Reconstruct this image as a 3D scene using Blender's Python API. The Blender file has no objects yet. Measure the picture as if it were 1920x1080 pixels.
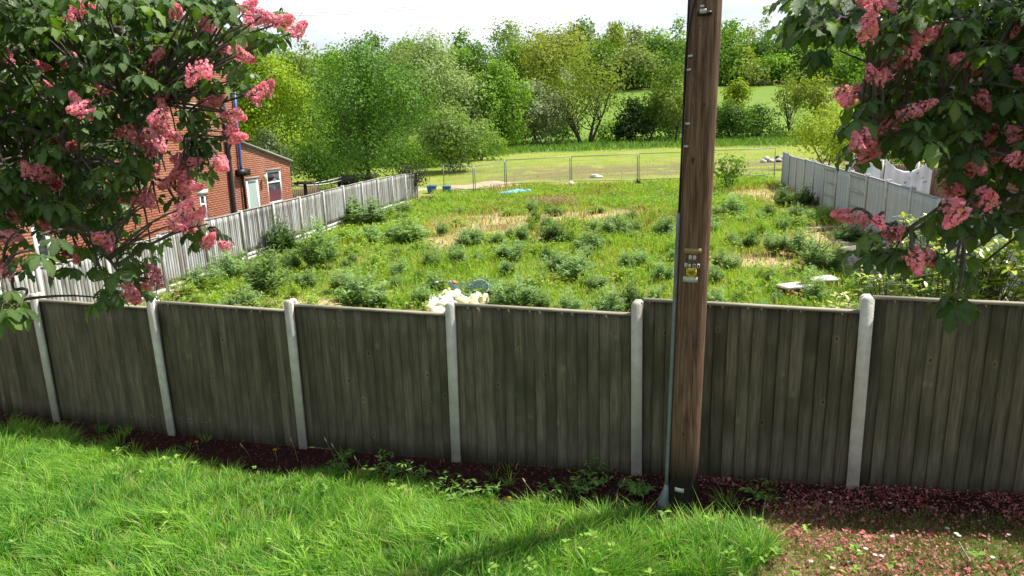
import bpy, math, random
import numpy as np
from mathutils import Vector, Matrix

# ------------------------------------------------------------------ camera, sky, sun, exposure
SC = bpy.context.scene
COL = SC.collection
CAM_Z = 3.7
PITCH, ROLL, FPX = math.radians(13.35), math.radians(-1.686), 1330.0
_f = np.array([0, math.cos(PITCH), -math.sin(PITCH)])
_u0 = np.array([0, math.sin(PITCH), math.cos(PITCH)])
_x0 = np.array([1.0, 0, 0])
_r = math.cos(ROLL) * _x0 + math.sin(ROLL) * _u0
_u = -math.sin(ROLL) * _x0 + math.cos(ROLL) * _u0
cam_data = bpy.data.cameras.new('camera')
cam_data.sensor_width = 36.0
cam_data.lens = FPX / 1920 * 36.0
cam_data.clip_start = 0.05
cam_data.clip_end = 3000
cam = bpy.data.objects.new('camera', cam_data)
COL.objects.link(cam)
cam.matrix_world = Matrix(((_r[0], _u[0], -_f[0], 0), (_r[1], _u[1], -_f[1], 0), (_r[2], _u[2], -_f[2], CAM_Z), (0, 0, 0, 1)))
SC.camera = cam

SUN_EL, SUN_AZ = math.radians(57), math.radians(70)      # azimuth measured from +Y towards +X
sun_dir = Vector((math.cos(SUN_EL) * math.sin(SUN_AZ), math.cos(SUN_EL) * math.cos(SUN_AZ), math.sin(SUN_EL)))
sd = bpy.data.lights.new('sun', 'SUN')
sd.energy = 5.0
sd.angle = math.radians(0.55)
sd.color = (1.0, 0.955, 0.88)
sun = bpy.data.objects.new('sun', sd)
COL.objects.link(sun)
sun.rotation_euler = sun_dir.to_track_quat('Z', 'Y').to_euler()
sun.location = (30, 12, 60)

world = bpy.data.worlds.new('World')
SC.world = world
world.use_nodes = True
wn, wl = world.node_tree.nodes, world.node_tree.links
wn.clear()
w_out = wn.new('ShaderNodeOutputWorld')
w_bg = wn.new('ShaderNodeBackground')
w_bg.inputs[1].default_value = 0.078
w_sky = wn.new('ShaderNodeTexSky')
w_sky.sky_type = 'NISHITA'
w_sky.sun_disc = False
w_sky.sun_elevation = SUN_EL
w_sky.sun_rotation = SUN_AZ
w_sky.air_density = 1.0
w_sky.dust_density = 1.5
w_tc = wn.new('ShaderNodeTexCoord')
w_map = wn.new('ShaderNodeMapping')
w_map.inputs['Scale'].default_value = (1.0, 1.0, 3.2)
w_noise = wn.new('ShaderNodeTexNoise')
w_noise.inputs['Scale'].default_value = 1.7
w_noise.inputs['Detail'].default_value = 7
w_noise.inputs['Roughness'].default_value = 0.55
w_ramp = wn.new('ShaderNodeValToRGB')
w_ramp.color_ramp.elements[0].position = 0.43
w_ramp.color_ramp.elements[1].position = 0.66
w_mix = wn.new('ShaderNodeMix')
w_mix.data_type = 'RGBA'
w_mix.inputs['B'].default_value = (11.2, 11.5, 11.9, 1)
wl.new(w_tc.outputs['Generated'], w_map.inputs['Vector'])
wl.new(w_map.outputs[0], w_noise.inputs['Vector'])
wl.new(w_noise.outputs[0], w_ramp.inputs[0])
wl.new(w_ramp.outputs[0], w_mix.inputs['Factor'])
wl.new(w_sky.outputs[0], w_mix.inputs['A'])
wl.new(w_mix.outputs['Result'], w_bg.inputs[0])
wl.new(w_bg.outputs[0], w_out.inputs[0])

SC.view_settings.view_transform = 'Standard'
SC.view_settings.look = 'None'
SC.view_settings.gamma = 1.0
SC.view_settings.use_curve_mapping = False
SC.view_settings.exposure = 0.70
SC.render.engine = 'CYCLES'
SC.cycles.max_bounces = 8
SC.cycles.transparent_max_bounces = 8
SC.cycles.use_denoising = True
SC.cycles.caustics_reflective = False
SC.cycles.caustics_refractive = False

# ------------------------------------------------------------------ geometry helpers
RNG = np.random.default_rng(11)


def ray(px, py):
    return _f + _r * (px - 960) / FPX - _u * (py - 540) / FPX


def pt(px, py, d):
    """point seen at photo pixel px, py standing d metres ahead of the camera"""
    v = ray(px, py)
    v = v / v[1] * d
    return np.array([v[0], v[1], v[2] + CAM_Z])


def vnoise(x, y, seed=0, scale=1.0):
    """smooth value noise 0..1"""
    x = np.asarray(x, float) * scale + 1000.3
    y = np.asarray(y, float) * scale + 1000.7
    xi, yi = np.floor(x).astype(np.int64), np.floor(y).astype(np.int64)
    fx, fy = x - xi, y - yi
    fx, fy = fx * fx * (3 - 2 * fx), fy * fy * (3 - 2 * fy)

    def h(a, b):
        n = (a * 374761393 + b * 668265263 + seed * 69069) & 0xFFFFFFFF
        n = ((n ^ (n >> 13)) * 1274126177) & 0xFFFFFFFF
        return ((n ^ (n >> 16)) & 0xFFFF) / 65535.0
    return (h(xi, yi) * (1 - fx) + h(xi + 1, yi) * fx) * (1 - fy) + (h(xi, yi + 1) * (1 - fx) + h(xi + 1, yi + 1) * fx) * fy


def fbm(x, y, seed=0, scale=1.0):
    return (vnoise(x, y, seed, scale) * 0.55 + vnoise(x, y, seed + 7, scale * 2.1) * 0.3 + vnoise(x, y, seed + 13, scale * 4.3) * 0.15)


def sstep(v, a, b):
    t = np.clip((np.asarray(v, float) - a) / (b - a), 0, 1)
    return t * t * (3 - 2 * t)


FT = np.array([math.cos(math.radians(-18.73)), math.sin(math.radians(-18.73))])   # along the near fence
FN = np.array([-FT[1], FT[0]])                                                     # away from the camera
F0 = np.array([-0.64, 7.042])


def st(x, y):
    x, y = np.asarray(x, float) - F0[0], np.asarray(y, float) - F0[1]
    return x * FN[0] + y * FN[1], x * FT[0] + y * FT[1]


_FZ = np.polyfit([-5.79, -3.86, -1.93, 0, 1.93, 3.86], [-.062, -.022, .056, .126, .242, .396], 2)


def zg(x, y):
    x, y = np.asarray(x, float), np.asarray(y, float)
    s, t = st(x, y)
    zf = np.polyval(_FZ, np.clip(t, -9, 6.5))
    zp = -0.5 + 0.5 * np.clip((x + 8) / 18.5, -0.2, 1.3)
    w = sstep(s, 0.05, 4)
    z = zf * (1 - w) + zp * w
    far = sstep(y, 38, 60)
    z = z * (1 - far) + (-0.3) * far
    z = z + 0.10 * (fbm(x, y, 3, 0.45) - 0.5) * sstep(s, 0.3, 2) * (1 - far)
    z = z + np.clip(y - 128, 0, 78) * 0.147 + np.clip(y - 206, 0, 300) * 0.06
    z = z + 0.05 * (fbm(x, y, 5, 1.3) - 0.5) * sstep(-s, 0.2, 1)
    return z


def gp(px, py):
    """where the ray through a photo pixel meets the ground"""
    v = ray(px, py)
    z = -0.2
    for _ in range(40):
        k = (z - CAM_Z) / v[2]
        z = 0.5 * z + 0.5 * float(zg(v[0] * k, v[1] * k))
    return np.array([v[0] * k, v[1] * k, z])


def lin(h):
    c = [int(h[i:i + 2], 16) / 255 for i in (0, 2, 4)]
    return tuple((v / 12.92 if v <= 0.04045 else ((v + 0.055) / 1.055) ** 2.4) for v in c)


def mesh_np(name, V, F, mats=(), col=None, smooth=False, midx=None):
    """mesh from arrays; F is a list of integer arrays (n,3) or (n,4); col per vertex"""
    me = bpy.data.meshes.new(name)
    V = np.asarray(V, np.float32).reshape(-1, 3)
    F = [np.asarray(f, np.int32) for f in F if len(f)]
    nl = sum(f.size for f in F)
    nf = sum(len(f) for f in F)
    me.vertices.add(len(V))
    me.vertices.foreach_set('co', V.ravel())
    me.loops.add(nl)
    me.polygons.add(nf)
    me.loops.foreach_set('vertex_index', np.concatenate([f.ravel() for f in F]))
    tot = np.concatenate([np.full(len(f), f.shape[1], np.int32) for f in F])
    me.polygons.foreach_set('loop_start', np.concatenate([[0], np.cumsum(tot)[:-1]]).astype(np.int32))
    me.polygons.foreach_set('loop_total', tot)
    if smooth:
        me.polygons.foreach_set('use_smooth', np.ones(nf, bool))
    if midx is not None:
        me.polygons.foreach_set('material_index', np.asarray(midx, np.int32))
    if col is not None:
        a = me.attributes.new('col', 'FLOAT_COLOR', 'POINT')
        c = np.ones((len(V), 4), np.float32)
        c[:, :3] = np.asarray(col, np.float32)
        a.data.foreach_set('color', c.ravel())
    for m in mats if isinstance(mats, (list, tuple)) else (mats,):
        me.materials.append(m)
    me.update(calc_edges=True)
    me.validate()
    return me


class MB:
    """collects shapes into one mesh"""

    def __init__(self):
        self.v, self.t, self.q, self.c, self.n = [], [], [], [], 0

    def add(self, V, quads=(), tris=(), col=(1, 1, 1)):
        V = np.asarray(V, float).reshape(-1, 3)
        if len(quads):
            self.q.append(np.asarray(quads, int) + self.n)
        if len(tris):
            self.t.append(np.asarray(tris, int) + self.n)
        self.v.append(V)
        c = np.asarray(col, float)
        self.c.append(np.broadcast_to(c, (len(V), 3)) if c.ndim == 1 else c)
        self.n += len(V)
        return self

    def box(self, lo, hi, col=(1, 1, 1), M=None):
        x0, y0, z0 = lo
        x1, y1, z1 = hi
        V = np.array([[x0, y0, z0], [x1, y0, z0], [x1, y1, z0], [x0, y1, z0], [x0, y0, z1], [x1, y0, z1], [x1, y1, z1], [x0, y1, z1]], float)
        if M is not None:
            V = V @ np.array(M.to_3x3()).T + np.array(M.translation)
        return self.add(V, [[0, 3, 2, 1], [4, 5, 6, 7], [0, 1, 5, 4], [1, 2, 6, 5], [2, 3, 7, 6], [3, 0, 4, 7]], col=col)

    def tube(self, P, R, n=6, col=(1, 1, 1), cap=True):
        P = np.asarray(P, float)
        R = np.broadcast_to(np.asarray(R, float), (len(P),))
        T = np.gradient(P, axis=0)
        T /= np.linalg.norm(T, axis=1)[:, None] + 1e-9
        ref = np.array([0.31, 0.17, 0.93])
        if abs(T.mean(0) @ ref) / (np.linalg.norm(T.mean(0)) + 1e-9) > 0.9:
            ref = np.array([1.0, 0.1, 0.05])
        A = np.cross(T, ref)
        A /= np.linalg.norm(A, axis=1)[:, None] + 1e-9
        B = np.cross(T, A)
        th = np.arange(n) / n * 2 * math.pi
        V = P[:, None] + R[:, None, None] * (np.cos(th)[None, :, None] * A[:, None] + np.sin(th)[None, :, None] * B[:, None])
        V = V.reshape(-1, 3)
        i, k = np.meshgrid(np.arange(len(P) - 1), np.arange(n), indexing='ij')
        a = i * n + k
        b = i * n + (k + 1) % n
        Q = np.stack([a, b, b + n, a + n], -1).reshape(-1, 4)
        tris = []
        if cap:
            V = np.concatenate([V, P[:1], P[-1:]])
            m = len(P) * n
            for k in range(n):
                tris += [[m, (k + 1) % n, k], [m + 1, (len(P) - 1) * n + k, (len(P) - 1) * n + (k + 1) % n]]
        return self.add(V, Q, tris, col)

    def mesh(self, name, mat, smooth=False):
        return mesh_np(name, np.concatenate(self.v), [np.concatenate(self.t) if self.t else [], np.concatenate(self.q) if self.q else []], mat, np.concatenate(self.c), smooth)

    def obj(self, name, mat, parent=None, smooth=False, loc=(0, 0, 0)):
        return link(name, self.mesh(name, mat, smooth), parent, loc)


def link(name, data, parent=None, loc=(0, 0, 0), rot=(0, 0, 0), scale=(1, 1, 1)):
    o = bpy.data.objects.new(name, data)
    COL.objects.link(o)
    if parent is not None:
        o.parent = parent
    o.location = loc
    o.rotation_euler = rot
    o.scale = scale
    return o


def tag(o, label=None, cat=None, group=None, kind=None):
    if label:
        o['label'] = label
    if cat:
        o['category'] = cat
    if group:
        o['group'] = group
    if kind:
        o['kind'] = kind
    return o


def empty(name, loc, label, cat, group=None, rz=0):
    o = link(name, None, None, tuple(float(v) for v in loc), (0, 0, rz))
    o.empty_display_size = 0.2
    return tag(o, label, cat, group)


def unit(a):
    return a / (np.linalg.norm(a, axis=-1, keepdims=True) + 1e-9)


def cards(C, N, size, aspect=0.5, fold=0.15, rng=RNG, T=None):
    """leaf-shaped cards: a rhomb folded along its midrib. returns V (n*4,3), quads"""
    n = len(C)
    N = unit(N)
    if T is None:
        T = rng.normal(size=(n, 3))
    T = unit(T - N * (T * N).sum(1)[:, None])
    S = np.cross(N, T)
    size = np.broadcast_to(size, (n,))[:, None]
    asp = np.broadcast_to(aspect, (n,))[:, None]
    a = C - T * size * 0.5
    b = C + S * size * asp * 0.5 + N * size * fold + T * size * 0.06
    c = C + T * size * 0.5 - N * size * fold * 0.6
    d = C - S * size * asp * 0.5 + N * size * fold + T * size * 0.06
    V = np.stack([a, b, c, d], 1).reshape(-1, 3)
    return V, np.arange(n * 4).reshape(n, 4)


# ------------------------------------------------------------------ materials
def new_mat(name):
    m = bpy.data.materials.new(name)
    m.use_nodes = True
    nt = m.node_tree
    nt.nodes.clear()
    out = nt.nodes.new('ShaderNodeOutputMaterial')
    return m, nt, out


def mat(name, c1, c2=None, rough=0.7, scale=8.0, bump=0.0, metal=0.0, spec=0.4, stretch=(1, 1, 1), detail=5, bscale=None, rand=0.0, bands=None, knots=False):
    """principled surface whose colour wanders between c1 and c2 by noise; rand = per-object value change"""
    m, nt, out = new_mat(name)
    N, L = nt.nodes, nt.links
    p = N.new('ShaderNodeBsdfPrincipled')
    L.new(p.outputs[0], out.inputs[0])
    p.inputs['Roughness'].default_value = rough
    p.inputs['Metallic'].default_value = metal
    p.inputs['Specular IOR Level'].default_value = spec
    tc = N.new('ShaderNodeTexCoord')
    oi = N.new('ShaderNodeObjectInfo')
    mp = N.new('ShaderNodeMapping')
    mp.inputs['Scale'].default_value = stretch
    off = N.new('ShaderNodeVectorMath')
    off.operation = 'MULTIPLY_ADD'
    L.new(oi.outputs['Random'], off.inputs[0])
    off.inputs[1].default_value = (37.0, 53.0, 71.0)
    L.new(tc.outputs['Object'], off.inputs[2])
    L.new(off.outputs[0], mp.inputs['Vector'])
    nz = N.new('ShaderNodeTexNoise')
    nz.inputs['Scale'].default_value = scale
    nz.inputs['Detail'].default_value = detail
    nz.inputs['Roughness'].default_value = 0.62
    L.new(mp.outputs[0], nz.inputs['Vector'])
    rp = N.new('ShaderNodeValToRGB')
    c2 = c2 or tuple(v * 0.75 for v in c1)
    rp.color_ramp.elements[0].position = 0.32
    rp.color_ramp.elements[1].position = 0.68
    rp.color_ramp.elements[0].color = (*c2, 1)
    rp.color_ramp.elements[1].color = (*c1, 1)
    L.new(nz.outputs[0], rp.inputs[0])
    cur = rp.outputs[0]
    if bands:                                         # a second colour in broad patches
        n2 = N.new('ShaderNodeTexNoise')
        n2.inputs['Scale'].default_value = bands[1]
        n2.inputs['Detail'].default_value = 3
        L.new(off.outputs[0], n2.inputs['Vector'])
        r2 = N.new('ShaderNodeValToRGB')
        r2.color_ramp.elements[0].position = 0.45
        r2.color_ramp.elements[1].position = 0.7
        L.new(n2.outputs[0], r2.inputs[0])
        mx = N.new('ShaderNodeMix')
        mx.data_type = 'RGBA'
        L.new(r2.outputs[0], mx.inputs['Factor'])
        L.new(cur, mx.inputs['A'])
        mx.inputs['B'].default_value = (*bands[0], 1)
        cur = mx.outputs['Result']
    if knots:
        km = N.new('ShaderNodeMapping')
        km.inputs['Scale'].default_value = (1, 1, 0.62)
        L.new(off.outputs[0], km.inputs['Vector'])
        vo = N.new('ShaderNodeTexVoronoi')
        vo.inputs['Scale'].default_value = 5.5
        L.new(km.outputs[0], vo.inputs['Vector'])
        kr = N.new('ShaderNodeValToRGB')
        kr.color_ramp.elements[0].position = 0.045
        kr.color_ramp.elements[0].color = (0.25, 0.22, 0.2, 1)
        kr.color_ramp.elements[1].position = 0.16
        kr.color_ramp.elements[1].color = (1, 1, 1, 1)
        e_ = kr.color_ramp.elements.new(0.085)
        e_.color = (1.7, 1.6, 1.5, 1)
        L.new(vo.outputs['Distance'], kr.inputs[0])
        km2 = N.new('ShaderNodeMix')
        km2.data_type = 'RGBA'
        km2.blend_type = 'MULTIPLY'
        km2.inputs['Factor'].default_value = 0.8
        L.new(cur, km2.inputs['A'])
        L.new(kr.outputs[0], km2.inputs['B'])
        cur = km2.outputs['Result']
    if rand:
        hs = N.new('ShaderNodeHueSaturation')
        mr = N.new('ShaderNodeMapRange')
        mr.inputs['To Min'].default_value = 1 - rand
        mr.inputs['To Max'].default_value = 1 + rand
        L.new(oi.outputs['Random'], mr.inputs['Value'])
        L.new(mr.outputs[0], hs.inputs['Value'])
        L.new(cur, hs.inputs['Color'])
        cur = hs.outputs[0]
    L.new(cur, p.inputs['Base Color'])
    if bump:
        b = N.new('ShaderNodeBump')
        b.inputs['Strength'].default_value = bump
        b.inputs['Distance'].default_value = 0.02
        if bscale:
            n3 = N.new('ShaderNodeTexNoise')
            n3.inputs['Scale'].default_value = bscale
            n3.inputs['Detail'].default_value = 4
            L.new(mp.outputs[0], n3.inputs['Vector'])
            L.new(n3.outputs[0], b.inputs['Height'])
        else:
            L.new(nz.outputs[0], b.inputs['Height'])
        L.new(b.outputs[0], p.inputs['Normal'])
    return m


def leafmat(name, tint=(1, 1, 1), trans=0.4, rough=0.5, spec=0.3, sat=1.0, bump=0.0, bscale=60.0):
    """thin leaf: colour attribute for the surface, part of the light passes through"""
    m, nt, out = new_mat(name)
    N, L = nt.nodes, nt.links
    at = N.new('ShaderNodeAttribute')
    at.attribute_name = 'col'
    mul = N.new('ShaderNodeMix')
    mul.data_type = 'RGBA'
    mul.blend_type = 'MULTIPLY'
    mul.inputs['Factor'].default_value = 1
    mul.inputs['B'].default_value = (*tint, 1)
    L.new(at.outputs['Color'], mul.inputs['A'])
    oi = N.new('ShaderNodeObjectInfo')
    hs = N.new('ShaderNodeHueSaturation')
    hs.inputs['Saturation'].default_value = sat
    mr = N.new('ShaderNodeMapRange')
    mr.inputs['To Min'].default_value = 0.85
    mr.inputs['To Max'].default_value = 1.15
    L.new(oi.outputs['Random'], mr.inputs['Value'])
    L.new(mr.outputs[0], hs.inputs['Value'])
    L.new(mul.outputs['Result'], hs.inputs['Color'])
    p = N.new('ShaderNodeBsdfPrincipled')
    p.inputs['Roughness'].default_value = rough
    p.inputs['Specular IOR Level'].default_value = spec
    L.new(hs.outputs[0], p.inputs['Base Color'])
    tr = N.new('ShaderNodeBsdfTranslucent')
    tw = N.new('ShaderNodeMix')
    tw.data_type = 'RGBA'
    tw.blend_type = 'MULTIPLY'
    tw.inputs['Factor'].default_value = 1
    tw.inputs['B'].default_value = (1.2, 1.35, 0.45, 1) if name != 'petal' else (1.2, 1.0, 1.0, 1)
    L.new(hs.outputs[0], tw.inputs['A'])
    L.new(tw.outputs['Result'], tr.inputs[0])
    ms = N.new('ShaderNodeMixShader')
    ms.inputs[0].default_value = trans
    L.new(p.outputs[0], ms.inputs[1])
    L.new(tr.outputs[0], ms.inputs[2])
    L.new(ms.outputs[0], out.inputs[0])
    if bump:
        tc = N.new('ShaderNodeTexCoord')
        nz = N.new('ShaderNodeTexNoise')
        nz.inputs['Scale'].default_value = bscale
        L.new(tc.outputs['Object'], nz.inputs['Vector'])
        b = N.new('ShaderNodeBump')
        b.inputs['Strength'].default_value = bump
        b.inputs['Distance'].default_value = 0.01
        L.new(nz.outputs[0], b.inputs['Height'])
        L.new(b.outputs[0], p.inputs['Normal'])
    return m


def colmat(name, rough=0.8, spec=0.3, nscale=30.0, amount=0.35, bump=0.3):
    """surface coloured by its own colour attribute, broken up by noise"""
    m, nt, out = new_mat(name)
    N, L = nt.nodes, nt.links
    at = N.new('ShaderNodeAttribute')
    at.attribute_name = 'col'
    tc = N.new('ShaderNodeTexCoord')
    nz = N.new('ShaderNodeTexNoise')
    nz.inputs['Scale'].default_value = nscale
    nz.inputs['Detail'].default_value = 8
    nz.inputs['Roughness'].default_value = 0.7
    L.new(tc.outputs['Object'], nz.inputs['Vector'])
    mr = N.new('ShaderNodeMapRange')
    mr.inputs['From Min'].default_value = 0.25
    mr.inputs['From Max'].default_value = 0.75
    mr.inputs['To Min'].default_value = 1 - amount
    mr.inputs['To Max'].default_value = 1 + amount
    L.new(nz.outputs[0], mr.inputs['Value'])
    hs = N.new('ShaderNodeHueSaturation')
    L.new(mr.outputs[0], hs.inputs['Value'])
    L.new(at.outputs['Color'], hs.inputs['Color'])
    p = N.new('ShaderNodeBsdfPrincipled')
    p.inputs['Roughness'].default_value = rough
    p.inputs['Specular IOR Level'].default_value = spec
    L.new(hs.outputs[0], p.inputs['Base Color'])
    L.new(p.outputs[0], out.inputs[0])
    if bump:
        b = N.new('ShaderNodeBump')
        b.inputs['Strength'].default_value = bump
        b.inputs['Distance'].default_value = 0.05
        L.new(nz.outputs[0], b.inputs['Height'])
        L.new(b.outputs[0], p.inputs['Normal'])
    return m


M = {}
M['ground'] = colmat('ground', 0.95, 0.1, 14, 0.4, 0.5)
M['blade'] = leafmat('blade', trans=0.35, rough=0.55, spec=0.25)
M['leaf'] = leafmat('leaf', trans=0.32, rough=0.65, spec=0.12)
M['chestnut_leaf'] = leafmat('chestnut_leaf', trans=0.33, rough=0.42, spec=0.5, bump=0.5, bscale=70)
M['laurel_leaf'] = leafmat('laurel_leaf', trans=0.25, rough=0.28, spec=0.6)
M['petal'] = leafmat('petal', trans=0.45, rough=0.6, spec=0.2)
M['litter'] = colmat('litter', 0.9, 0.1, 60, 0.4, 0.2)
M['bark'] = mat('bark', (0.10, 0.085, 0.065), (0.045, 0.038, 0.03), 0.9, 6, 0.6, stretch=(4, 4, 0.8))
M['twig'] = mat('twig', (0.13, 0.11, 0.09), (0.05, 0.04, 0.033), 0.8, 25, 0.4)
M['front_board'] = mat('front_board', (0.205, 0.182, 0.130), (0.098, 0.085, 0.058), 0.85, 3.2, 0.4, stretch=(16, 16, 1.0), rand=0.20, bands=((0.080, 0.076, 0.048), 1.6), spec=0.2, knots=True)
M['front_rail'] = mat('front_rail', (0.36, 0.32, 0.25), (0.20, 0.175, 0.13), 0.85, 4, 0.3, stretch=(1, 8, 8))
M['grey_board'] = mat('grey_board', (0.56, 0.565, 0.565), (0.29, 0.285, 0.275), 0.85, 3.5, 0.3, stretch=(9, 9, 0.8), rand=0.32, bands=((0.24, 0.20, 0.155), 0.5), spec=0.2)
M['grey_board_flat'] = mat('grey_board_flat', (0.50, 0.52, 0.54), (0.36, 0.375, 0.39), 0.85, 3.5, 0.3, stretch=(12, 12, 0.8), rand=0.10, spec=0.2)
M['grey_rail'] = mat('grey_rail', (0.44, 0.43, 0.40), (0.28, 0.265, 0.24), 0.85, 4, 0.3, stretch=(1, 8, 8))
M['concrete'] = mat('concrete', (0.76, 0.75, 0.71), (0.60, 0.58, 0.54), 0.92, 11, 0.4, bscale=90, bands=((0.52, 0.46, 0.38), 1.0), spec=0.15, rand=0.08)
M['white_concrete'] = mat('white_concrete', (0.60, 0.59, 0.56), (0.44, 0.43, 0.40), 0.9, 7, 0.3, bscale=40, spec=0.2)
M['pole_wood'] = mat('pole_wood', (0.155, 0.098, 0.066), (0.055, 0.034, 0.024), 0.85, 5, 0.55, stretch=(8, 8, 0.55), bands=((0.115, 0.085, 0.066), 1.3), spec=0.25)
M['galv'] = mat('galv', (0.25, 0.29, 0.32), (0.17, 0.20, 0.22), 0.5, 12, 0.1, metal=0.35)
M['galv_light'] = mat('galv_light', (0.62, 0.63, 0.63), (0.45, 0.46, 0.47), 0.5, 30, 0.1, metal=0.2)
M['black'] = mat('black_plastic', (0.012, 0.012, 0.014), (0.008, 0.008, 0.009), 0.45, 20)
M['brick'] = mat('brick', (0.44, 0.17, 0.095), (0.29, 0.10, 0.062), 0.9, 6, 0.4, bscale=50, spec=0.15, bands=((0.36, 0.17, 0.11), .35))
M['brick_dark'] = mat('brick_dark', (0.30, 0.135, 0.10), (0.19, 0.085, 0.068), 0.9, 9, 0.4, bscale=50, rand=0.2, spec=0.15)
M['mortar'] = mat('mortar', (0.42, 0.33, 0.26), (0.33, 0.25, 0.20), 0.95, 20, 0.2)
M['white'] = mat('white_upvc', (0.80, 0.80, 0.79), (0.74, 0.74, 0.73), 0.4, 5)
M['glass'] = mat('window_glass', (0.03, 0.035, 0.04), (0.02, 0.022, 0.026), 0.06, 2, spec=0.8)
M['curtain'] = mat('net_curtain', (0.42, 0.52, 0.46), (0.30, 0.40, 0.36), 0.8, 3, stretch=(9, 9, 1))
M['curtain_red'] = mat('red_curtain', (0.14, 0.035, 0.04), (0.10, 0.025, 0.03), 0.8, 8)
M['blue_pipe'] = mat('blue_pipe', (0.075, 0.13, 0.36), (0.05, 0.095, 0.28), 0.4, 6)
M['slate'] = mat('roof_felt', (0.33, 0.31, 0.28), (0.20, 0.19, 0.175), 0.9, 8, 0.4)
M['blue'] = mat('blue_plastic', (0.03, 0.11, 0.40), (0.025, 0.09, 0.33), 0.4, 5)
M['tarp'] = mat('blue_tarp', (0.20, 0.50, 0.72), (0.12, 0.36, 0.58), 0.45, 6)
M['bag'] = mat('yellow_bag', (0.72, 0.68, 0.30), (0.70, 0.66, 0.48), 0.4, 3.5, 0.7, bands=((0.70, 0.62, 0.12), 2.0), rand=.1)
M['bag_white'] = mat('white_bag', (0.74, 0.73, 0.62), (0.66, 0.62, 0.40), 0.4, 5, 0.7, rand=.1)
M['rust'] = mat('rusty_iron', (0.14, 0.06, 0.03), (0.06, 0.03, 0.02), 0.9, 14, 0.4)
M['net'] = mat('blue_net', (0.10, 0.22, 0.34), (0.07, 0.16, 0.26), 0.6, 10)
M['stone'] = mat('rubble_stone', (0.40, 0.35, 0.30), (0.21, 0.185, 0.165), 0.95, 6, 0.6, rand=0.3)
M['sheet'] = mat('white_cotton', (0.80, 0.80, 0.82), (0.74, 0.74, 0.77), 0.85, 3)
M['print'] = mat('grey_print', (0.42, 0.42, 0.45), (0.30, 0.30, 0.33), 0.85, 10)
M['pale_blue'] = mat('pale_blue_cloth', (0.62, 0.74, 0.80), (0.55, 0.68, 0.75), 0.85, 3)
M['yellow_sign'] = mat('yellow_sign', (0.74, 0.62, 0.05), (0.66, 0.54, 0.04), 0.45, 6)
M['brass'] = mat('tarnished_plate', (0.36, 0.27, 0.10), (0.24, 0.17, 0.07), 0.5, 30)
M['timber'] = mat('brown_timber', (0.22, 0.15, 0.09), (0.11, 0.075, 0.05), 0.85, 4, 0.3, stretch=(6, 6, 1))
M['dark_timber'] = mat('dark_timber', (0.05, 0.035, 0.028), (0.028, 0.02, 0.016), 0.8, 4, 0.3)
M['orange_red'] = mat('orange_plastic', (0.75, 0.16, 0.05), None, 0.5, 4)
M['wire'] = mat('wire', (0.10, 0.10, 0.11), None, 0.6, 4)

# ------------------------------------------------------------------ the ground
def mixc(a, b, w):
    return np.asarray(a) * (1 - w[..., None]) + np.asarray(b) * w[..., None]


def petal_mask(x, y):
    """the thin lawn under the right-hand chestnut, strewn with petals"""
    s, t = st(x, y)
    wob = (fbm(x, y, 21, 1.2) - 0.5) * 0.7
    edge = 3.30 + wob - 0.30 * np.clip(-s - 0.5, -1, 2) + 1.1 * sstep(-s, 0.0, 0.35) - 1.1
    edge = np.where(-s > 1.5 + wob * 0.5, edge - 0.8 * sstep(-s, 1.5, 1.8), edge)
    return sstep(t - edge, -0.12, 0.12) * (s < 0.1)


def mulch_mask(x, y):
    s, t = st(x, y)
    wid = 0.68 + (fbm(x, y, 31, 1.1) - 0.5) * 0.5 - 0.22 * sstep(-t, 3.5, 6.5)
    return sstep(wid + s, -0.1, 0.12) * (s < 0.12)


def ground_colour(x, y):
    s, t = st(x, y)
    n1, n2 = fbm(x, y, 41, 0.22), fbm(x, y, 43, 0.75)
    verge = mixc((0.05, 0.085, 0.018), (0.085, 0.11, 0.03), n2)
    c = verge
    pm, mm = petal_mask(x, y), mulch_mask(x, y)
    c = mixc(c, mixc((0.14, 0.165, 0.05), (0.23, 0.19, 0.095), sstep(n2, 0.4, 0.65)), pm)
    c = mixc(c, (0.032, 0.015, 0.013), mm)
    plot = mixc((0.15, 0.19, 0.04), (0.40, 0.32, 0.17), sstep(n1, 0.54, 0.68))
    plot = mixc(plot, (0.15, 0.095, 0.05), sstep(n2, 0.55, 0.75) * 0.7)
    c = mixc(c, plot, sstep(s, 0.0, 0.25))
    field = mixc((0.19, 0.25, 0.035), (0.25, 0.27, 0.06), sstep(n2, 0.4, 0.65))
    mud = sstep(y + (fbm(x, y, 47, 0.3) - 0.5) * 7, 44.5, 49) * (1 - sstep(y + (fbm(x, y, 48, 0.25) - 0.5) * 9, 56, 66)) * sstep(fbm(x, y, 49, 0.5), 0.30, 0.46)
    mud = mud * sstep(x, -5, 2)
    field = mixc(field, (0.17, 0.125, 0.08), mud * 0.7)
    path = (1 - sstep(np.abs(y - (45.6 + 0.18 * (x + 3)) + (n2 - 0.5) * 1.6), 0.5, 1.3)) * (1 - sstep(x, -0.5, 1.8)) * sstep(x, -13, -9)
    field = mixc(field, (0.44, 0.37, 0.26), path * sstep(n2, 0.2, 0.5))
    lush = mixc((0.060, 0.115, 0.018), (0.10, 0.15, 0.03), n2)
    field = mixc(field, lush, sstep(y + (n1 - 0.5) * 20 - np.clip(x, -20, 5) * 0.0 + 22 * sstep(-x, -4, 10), 84, 96))
    c = mixc(c, field, sstep(y, 39, 42))
    hill = mixc((0.115, 0.21, 0.028), (0.16, 0.225, 0.045), fbm(x, y, 51, 0.06))
    c = mixc(c, hill, sstep(y, 127, 133))
    return c


def axis(parts):
    out = []
    for a, b, st_ in parts:
        out.append(np.arange(a, b, st_))
    return np.concatenate(out + [[parts[-1][1]]])


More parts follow.
